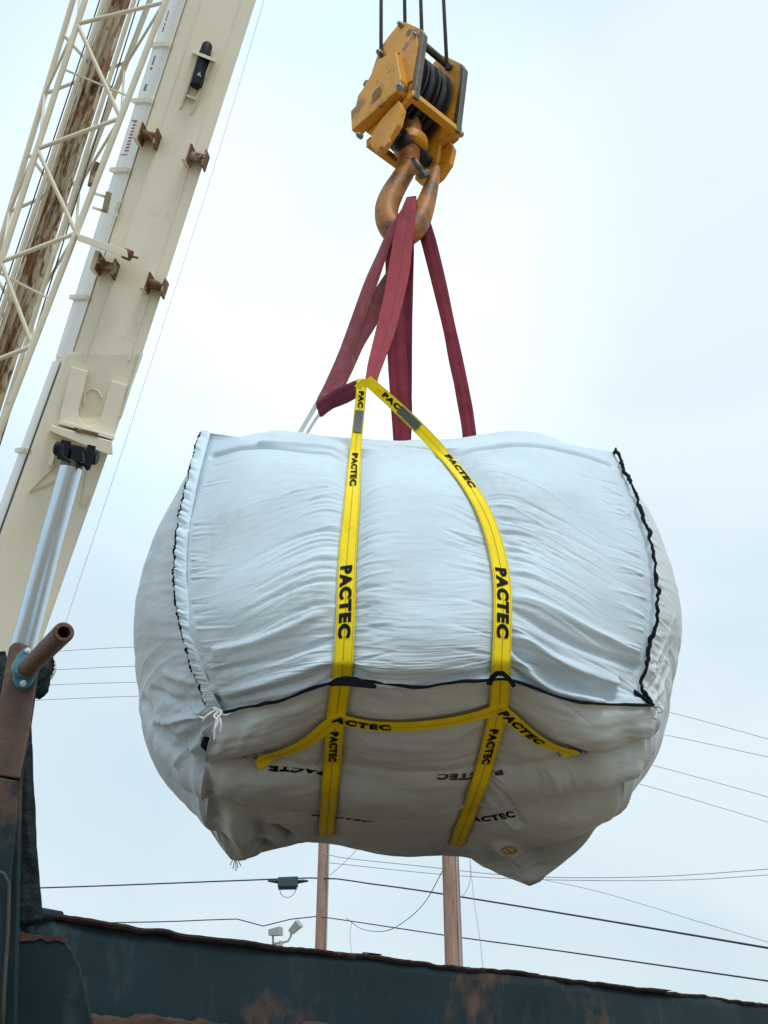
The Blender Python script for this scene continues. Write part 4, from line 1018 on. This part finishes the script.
# link arms between jib and boom
MB().hexa([JP(76,233,-.1), JP(78,241,-.1), JP(128,258,-.1), JP(127,250,-.1)], [JP(76,233,.1), JP(78,241,.1), JP(128,258,.1), JP(127,250,.1)]).build('jib_link', M_cream, crane, bevel=.006)
MB().tube([JP(124, 253, 0), JP(131, 256, 0)], .06, 12).build('link_pin', M_rustd, crane, autos=40)
MB().tube([JP(130, 256, 0), JP(138, 258, 0)], .012, 8).build('link_pin', M_rustd, crane, autos=40)
MB().hexa([JP(94,192,0), JP(94,195,0), JP(122,203,.3), JP(122,200,.3)], [JP(94,192,.1), JP(94,195,.1), JP(122,203,.4), JP(122,200,.4)]).build('jib_bracket', M_cream, crane)
MB().hexa([JP(92,206,0), JP(92,209,0), JP(118,217,.3), JP(118,214,.3)], [JP(92,206,.1), JP(92,209,.1), JP(118,217,.4), JP(118,214,.4)]).build('jib_bracket', M_cream, crane)
MB().hexa([JP(106,191,0), JP(112,193,0), JP(108,212,0), JP(102,209,0)], [JP(106,191,.25), JP(112,193,.25), JP(108,212,.25), JP(102,209,.25)]).build('jib_bracket_plate', mat('mossy_plate', (.25, .24, .13), .7, var=.3), crane)
MB().tube([JP(98,163,-.02), JP(93,172,-.02), JP(90,186,-.02)], .03, 8).build('rusty_catch', M_rustd, jib)
# thin line hanging beside the boom
pts = [PD(270, -20, 10.4), PD(236, 95, 10.35), PD(200, 212, 10.3), PD(160, 335, 10.2), PD(121, 455, 10.1), PD(82, 573, 10.0), PD(44, 688, 9.9)]
MB().tube([tuple(p) for p in px_path([tuple(p) for p in pts], 20)], .0032, 6).build('thin_line', mat('pale_thin_line', (.72, .78, .84), .6), crane)

# ================================================================= STEEL CONTAINER
con = empty('steel_container', P(30, 930, 2.5)*1.0, 'dark slate steel container with rust edged wall and rusty corner post in the foreground', 'container')
xl = P(30, 913, 2.5); xr = P(768, 1003, 5.7); zt = xl.z
dirw = Vector((xr.x-xl.x, xr.y-xl.y, 0)); dirw.normalize(); nw = Vector((dirw.y, -dirw.x, 0))     # towards the camera
if nw.y > 0: nw = -nw
w0 = Vector((xl.x, xl.y, 0)); LW = 8.5
def wp_(s, z, o=0.0): return w0+dirw*s+nw*o+Vector((0, 0, z))
# dented wall skin
n1, n2 = 240, 60
ss = np.linspace(0, LW, n1); zz = np.linspace(0, zt-.012, n2); V = []
for i, s in enumerate(ss):
    for j, z in enumerate(zz):
        d = .012*float(vn(s*2.2, z*2.6, 101))+.004*float(vn(s*7, z*8, 102)); V.append(wp_(s, z, d))
o = mesh('wall', V, grid_faces(n1, n2).tolist(), M_wall, con, True); sm = o.modifiers.new('thickness', 'SOLIDIFY'); sm.thickness = .03; sm.offset = -1 if False else 1
# battered lip along the top
V = []; ns = 420; pr = [(.008, -.008), (.013, -.001), (.009, .005), (-.03, .006), (-.045, .0), (-.045, -.015)]
for i in range(ns):
    s = LW*i/(ns-1); j1 = .006*float(vn(s*3, 0, 111))+.0045*float(vn(s*14, 0, 112)); j2 = .006*float(vn(s*5, 3, 113))
    for a, b_ in pr: V.append(wp_(s, zt-.006+b_+j1+.002*random.random(), a+j2))
n = len(pr); Fc = [[i*n+j, i*n+(j+1) % n, (i+1)*n+(j+1) % n, (i+1)*n+j] for i in range(ns-1) for j in range(n)]+[list(range(n))[::-1], [(ns-1)*n+j for j in range(n)]]
mesh('top_lip', V, Fc, M_lip, con)
for s0, ln in ((2.05, .10), (3.05, .16), (1.2, .05)):
    MB().add([wp_(s0+t*ln/6, zt+.004+k_*.008*math.sin(t*.9), .012-k_*.05) for k_ in (0, 1) for t in range(7)], [[t, t+1, t+8, t+7] for t in range(6)]).build('bent_flake', M_rustp, con)
# rusty rail near the foot of the visible wall
zr = P(92, 1014, 2.62).z
V = []; ns = 700
for i in range(ns):
    s = -.05+LW*i/(ns-1)*.995; j1 = .012*float(vn(s*6, 1, 121))+.008*float(vn(s*25, 1, 122))+.004*random.random()
    for a, b_ in ((.01, 0), (.045, -.01), (.045, -.12), (.01, -.13)): V.append(wp_(s, zr+b_+(j1 if b_ > -.05 else 0), a))
Fc = [[i*4+j, i*4+(j+1) % 4, (i+1)*4+(j+1) % 4, (i+1)*4+j] for i in range(ns-1) for j in range(4)]+[[3, 2, 1, 0], [(ns-1)*4+j for j in range(4)]]
mesh('side_rail', V, Fc, M_rusth, con)
MB().box(wp_(0, .02, -3.9), dirw*LW, nw*3.85, (0, 0, .12)).build('floor', M_rusth, con)
MB().box(wp_(0, .0, -3.95), dirw*LW, nw*.05, (0, 0, 1.5)).build('wall', M_wall, con)
MB().box(wp_(LW, .0, -3.95), dirw*.05, nw*3.95, (0, 0, 1.5)).build('wall', M_wall, con)
# gusset flap at the left, in front of the wall
YG = 2.32
def GP(x, y, d=0): return P(x, y, YG+d)
MB().add([GP(13,936), GP(64,941), GP(72,949), GP(80,966), GP(95,1030), GP(96,1060), GP(-2,1060), GP(2,1020)]+[GP(x, y, .03) for x, y in ((13,936),(64,941),(72,949),(80,966),(95,1030),(96,1060),(-2,1060),(2,1020))],
         [list(range(8))[::-1], list(range(8, 16))]+[[i, (i+1) % 8, 8+(i+1) % 8, 8+i] for i in range(8)]).build('gusset_plate', M_wall, con, bevel=.004)
k = MB()
V = []
for i in range(26):
    t = i/25; x = 13+54*t; y = 934+7*t
    V += [GP(x, y-2.5-1.5*float(vn(t*6, 0, 7)), -.004), GP(x, y+2.5+2.5*float(vn(t*7, 0, 8))+(9*math.exp(-(t/.15)**2)), -.004), GP(x, y-2, .034)]
mesh('rust_edge', V, [[3*i, 3*i+1, 3*i+4, 3*i+3] for i in range(25)]+[[3*i, 3*i+3, 3*i+5, 3*i+2] for i in range(25)], M_rusth, con)
# rounded end of wall by the post
MB().tube([P(26,1060,2.47), P(24,960,2.46), P(25,926,2.46), P(29,916,2.47), P(38,913,2.5), P(60,916,2.57)], [.022, .022, .02, .018, .014, .012], 10).build('corner_bar', M_wall, con, True)
# corner post
YP = 2.2
def PP(x, y, d=0): return P(x, y, YP+d)
def pslab(pts, d0, d1, name, m, bev=.004):
    n = len(pts); return MB().add([PP(x, y, d0) for x, y in pts]+[PP(x, y, d1) for x, y in pts], [list(range(n))[::-1], list(range(n, 2*n))]+[[i, (i+1) % n, n+(i+1) % n, n+i] for i in range(n)]).build(name, m, con, bevel=bev)
pslab([(9,648),(13,643),(20,642),(29,646),(35,654),(38,670),(34,700),(29,735),(20,779),(-12,774),(-4,720)], 0, .03, 'post_plate', M_rustp)
pslab([(37,655),(39,672),(35,702),(30,736),(24,770),(22,790),(17,1060),(-30,1060),(-30,770),(-12,700),(10,660)], .035, .12, 'corner_post', M_wall, .008)
pslab([(-40,770),(18,781),(17,822),(12,870),(5,1000),(3,1060),(-40,1060)], -.03, .03, 'post_skirt', M_wall)
MB().tube([PP(-10, 868, -.06), PP(4, 874, -.05), PP(9, 884, -.045), PP(8, 930, -.045), PP(4, 990, -.045), PP(2, 1060, -.045)], [.004]*6, 8).build('post_rib', mat('worn_dark_edge', (.03, .028, .022), .6, var=.4, vscale=30), con, True)
# pipe through its blue flange bearing
pc = PP(24, 668, -.05)
p1 = P(64, 632, 1.86); p0 = P(20, 676, 2.24)
ax = (p1-p0).normalized(); rP = .0215
e1 = ax.orthogonal().normalized(); e2 = ax.cross(e1)
V = []; n = 32
st = [(p0, rP, 0), (p1-ax*.004, rP, 0), (p1, rP-.003, 0), (p1, .0125, 0), (p1-ax*.09, .0125, 0)]
for c, r_, _ in st:
    for j in range(n): V.append(c+(e1*math.cos(2*PI*j/n)+e2*math.sin(2*PI*j/n))*r_)
Fc = [[i*n+j, i*n+(j+1) % n, (i+1)*n+(j+1) % n, (i+1)*n+j] for i in range(len(st)-1) for j in range(n)]+[[4*n+j for j in range(n)]]
pp = mesh('pipe', V, Fc, M_pipe, con, True); pp.data.set_sharp_from_angle(angle=R(35))
MB().tube([p1-ax*.03, p1-ax*.028], .0123, 20).build('pipe_bore', M_hole, pp)
fc = PP(25, 670, -.012); top_ = (P(29, 650, 2.19)-P(24, 684, 2.19)).normalized(); sd_ = top_.cross(TOCAM(fc)).normalized(); nf = sd_.cross(top_).normalized()
if nf.y > 0: nf = -nf
out = []
for j in range(40):
    a = 2*PI*j/40; r0 = .030+.017*abs(math.cos(a))**3; out.append(fc+top_*math.cos(a)*r0*1.06+sd_*math.sin(a)*r0*.92)
fl = MB().add([p for p in out]+[p+nf*.016 for p in out], [list(range(40))[::-1], list(range(40, 80))]+[[i, (i+1) % 40, 40+(i+1) % 40, 40+i] for i in range(40)]).build('flange_bearing', M_blue, con, bevel=.004)
MB().tube([fc+nf*.015, fc+nf*.03], [.031, .027], 28).build('bearing_hub', M_blue, fl, autos=35)
for s_ in (1, -1):
    b0 = fc+top_*s_*.040; MB().tube([b0+nf*.014, b0+nf*.024], .0075, 6).tube([b0+nf*.022, b0+nf*.030], .004, 10).build('bolt', M_lens, fl)
# black tarpaulin roll hanging behind the post
def lump(pts, rad, name, seed, parent=con, m=M_tarp, n=20, amp=.3, fr=9):
    c = px_path([tuple(P(*p)) for p in pts], 60); rad = np.interp(np.linspace(0, 1, 60), np.linspace(0, 1, len(rad)), rad); V = []
    T = np.gradient(c, axis=0); T /= np.linalg.norm(T, axis=1, keepdims=True)
    for i in range(60):
        u = np.cross(T[i], (0, 1, 0)); u /= np.linalg.norm(u); w = np.cross(T[i], u)
        for j in range(n):
            a = 2*PI*j/n; r_ = rad[i]*(1+amp*float(vn(3+2*math.cos(a)+i*.05, fr*i/60+2*math.sin(a), seed))); V.append(c[i]+(u*math.cos(a)+w*math.sin(a)*.7)*r_)
    Fc = [[i*n+j, i*n+(j+1) % n, (i+1)*n+(j+1) % n, (i+1)*n+j] for i in range(59) for j in range(n)]+[list(range(n))[::-1], [59*n+j for j in range(n)]]
    return mesh(name, V, Fc, m, parent, True)
lump([(44,650,2.42),(44,665,2.42),(42,685,2.42),(36,698,2.42)], [.012, .026, .022, .008], 'tarpaulin_fold', 5, amp=.5)
lump([(-2,655,2.42),(2,670,2.42),(4,700,2.42)], [.02, .03, .02], 'tarpaulin_fold', 8)
lump([(24,700,2.42),(25,760,2.42),(25,830,2.42),(26,880,2.42),(27,925,2.42)], [.012, .018, .024, .030, .032], 'tarpaulin_fold', 6, amp=.22, fr=5)
MB().tube([P(45, 668, 2.5), P(51, 668, 2.5), P(54, 668, 2.5)], [.034, .032, .02], 24).build('white_cap', M_white, con, autos=60)

# ================================================================= UTILITY POLES, CABLES, LAMPS
def pole(px, py, Y, r0, r1, h, label):
    b = P(px, py, Y); x0, y0 = b.x, b.y; n = 16; V = []
    pts = [Vector((x0, y0, z)) for z in np.linspace(0, h, 14)]
    e = MB().tube(pts, [r0+(r1-r0)*i/13 for i in range(14)], 16)
    o = e.build('utility_pole', M_wood, None, autos=40); recenter(o, (x0, y0, 0)); tag(o, label, 'utility pole', 'wooden utility poles')
    MB2 = MB().box((x0-.9, y0-.18, h-.7), (1.8, 0, 0), (0, .1, 0), (0, 0, .12)); c = MB2.build('crossarm', M_wood, None); c.data.transform(Matrix.Translation((-x0, -y0, 0))); c.parent = o
    return o, b
p1o, pb1 = pole(452, 905, 17, .150, .13, 9.6, 'thicker brown wooden utility pole rising under the middle of the bag, the nearer one')
q1 = MB().tube([Vector((.09, -.13, .5)), Vector((.09, -.12, 9))], .012, 6).build('ground_wire', M_wireg, None); q1.parent = p1o
p2o, pb2 = pole(322, 905, 28, .160, .14, 11.0, 'thinner pale wooden utility pole beside the cable splice box, the farther one')
q1 = MB().tube([Vector((.15, -.12, 1)), Vector((.15, -.12, 10))], .02, 6).build('conduit', M_wireg, None); q1.parent = p2o
def cable(pts, px_w, label, m=M_wire, n=40, name='overhead_cable', grp='overhead cables'):
    C = px_path([tuple(P(*p)) for p in pts], n); D = [ (Vector(c)-CAM).length for c in C]
    rr_ = max(px_w*.40*sum(D)/len(D)/F, .004)
    o = MB().tube([tuple(c) for c in C], rr_, 6).build(name, m, None, True); recenter(o, C[0]); return tag(o, label, 'cable', grp)
cable([(-260,896,30),(36,888,29),(150,884,28.3),(240,880.5,28),(322,878,28),(372,884,26),(430,892,24),(560,913,21),(768,948,17),(980,985,14)], 1.7, 'thickest black cable, carrying the splice box and crossing both poles')
cable([(-100,926,28),(150,922,28),(235,919,28),(250,923,28),(262,926,28),(280,924,28),(296,917,28),(310,916,28),(322,917,28),(350,921,26.5),(450,936,23),(560,951,20),(768,981,16),(980,1012,13)], 1.4, 'black cable dipping low beside the small floodlights then sloping down right')
cable([(322,853,28),(345,858,27),(420,866,25),(520,876,24),(640,877,24),(768,869,24),(980,850,24)], 1.0, 'thin grey cable just under the bag, upper one of the close pair at the right', M_wireg)
cable([(322,862,28),(450,875,24),(560,880,24),(680,880,24),(768,875,24),(980,862,24)], .9, 'thin grey cable just under the bag, lower one of the close pair at the right', M_wireg)
cable([(525,876,24),(600,892,22),(700,922,20),(768,942,19),(980,1002,16)], .8, 'thin grey cable sloping steeply down from the close pair', M_wireg)
for i, (a, b_) in enumerate((((40,652),(135,647)), ((30,671),(140,666)), ((25,686),(140,682)), ((20,701),(140,696)))):
    cable([(a[0]-250, a[1]+12, 40), (a[0], a[1], 40), (b_[0], b_[1], 40), (b_[0]+170, b_[1]-4, 40)], .75, ['topmost', 'second from the top', 'third from the top', 'lowest'][i]+' of the four faint lines left of the bag', M_wireg, name='power_line', grp='faint power lines left of the bag')
for i, (a, b_) in enumerate((((640,705),(768,739)), ((630,728),(768,757)), ((620,757),(768,797)), ((610,776),(768,822)))):
    sl_ = (b_[1]-a[1])/(b_[0]-a[0]); cable([(a[0]-120, a[1]-120*sl_*.8, 44), (a[0], a[1], 40), (b_[0], b_[1], 36), (b_[0]+250, b_[1]+250*sl_*1.1, 30)], .75, ['topmost', 'second from the top', 'third from the top', 'lowest'][i]+' of the four faint lines right of the bag', M_wireg, name='power_line', grp='faint power lines right of the bag')
cable([(346,918,27),(362,929,25),(385,931,22),(405,921,20),(425,902,18.5),(444,868,17)], .8, 'slack drop wire curving up from the low cable to the nearer pole', M_wire)
cable([(330,875,28),(345,862,27),(360,846,26)], .7, 'short thin guy wire rising right from the farther pole', M_wireg)
cable([(470,858,17),(470,880,17),(465,893,17),(458,900,17)], .7, 'small loop of wire hooked to the right of the nearer pole', M_wireg)
cable([(470,858,18),(474,900,18),(480,940,18),(483,968,18)], .6, 'faint vertical wire just right of the nearer pole', M_wireg)
cable([(352,921,27),(350,935,27),(352,958,27)], .6, 'faint vertical wire just right of the farther pole', M_wireg)
# splice box on the cable
sb = empty('splice_box', P(288, 884, 28), 'dark teal splice box hanging on the thickest cable left of the farther pole', 'splice box')
c = P(288, 883, 28); MB().box(c+Vector((-.27, -.1, -.12)), (.54, 0, .02), (0, .2, 0), (0, 0, .26)).build('case', M_teal, sb, bevel=.02)
for s_ in (-1, 1): MB().tube([c+Vector((s_*.27, 0, .03)), c+Vector((s_*.42, 0, .05)), c+Vector((s_*.55, 0, .05))], [.05, .045, .02], 10).build('cable_entry', M_wire, sb, True)
MB().box(c+Vector((-.24, -.13, -.18)), (.48, 0, .01), (0, .12, 0), (0, 0, .07)).build('latch_bar', M_gun, sb)
MB().tube([tuple(v) for v in px_path([tuple(c+Vector(v)) for v in ((-.22, 0, -.14), (-.16, 0, -.3), (0, 0, -.37), (.15, 0, -.3), (.25, 0, -.12))], 16)], .010, 6).build('slack_loop', M_wireg, sb)
# floodlights behind the container
fl = empty('floodlight', P(283, 960, 26), 'pair of small grey floodlights on one bracket, peeking over the container wall', 'floodlight')
def f(x, y): return P(x, y, 26)
MB().tube([Vector((f(281,960).x, f(281,960).y, 0)), f(281, 941)], .05, 8).build('post', M_gal, fl)
MB().tube([f(272, 944), f(281, 943), f(288, 941), f(291, 936), f(291, 931)], .028, 8).build('bracket', M_gal, fl, True)
MB().tube([f(273, 944), f(273, 934)], .025, 8).build('bracket', M_gal, fl, True)
def lamp(cx, cy, ang):
    c = f(cx, cy); a = Vector((math.cos(ang), -.3, math.sin(ang))).normalized(); s_ = Vector((0, 1, 0)); s_ = (s_-a*s_.dot(a)).normalized(); u = a.cross(s_)
    o = MB().hexa([c-a*.14-s_*.1-u*.07, c-a*.14+s_*.1-u*.07, c-a*.14+s_*.1+u*.07, c-a*.14-s_*.1+u*.07], [c+a*.16-s_*.13-u*.10, c+a*.16+s_*.13-u*.10, c+a*.16+s_*.13+u*.10, c+a*.16-s_*.13+u*.10]).build('lamp_head', M_gal, fl, bevel=.01)
lamp(275, 932, .1); lamp(295, 928, .75)
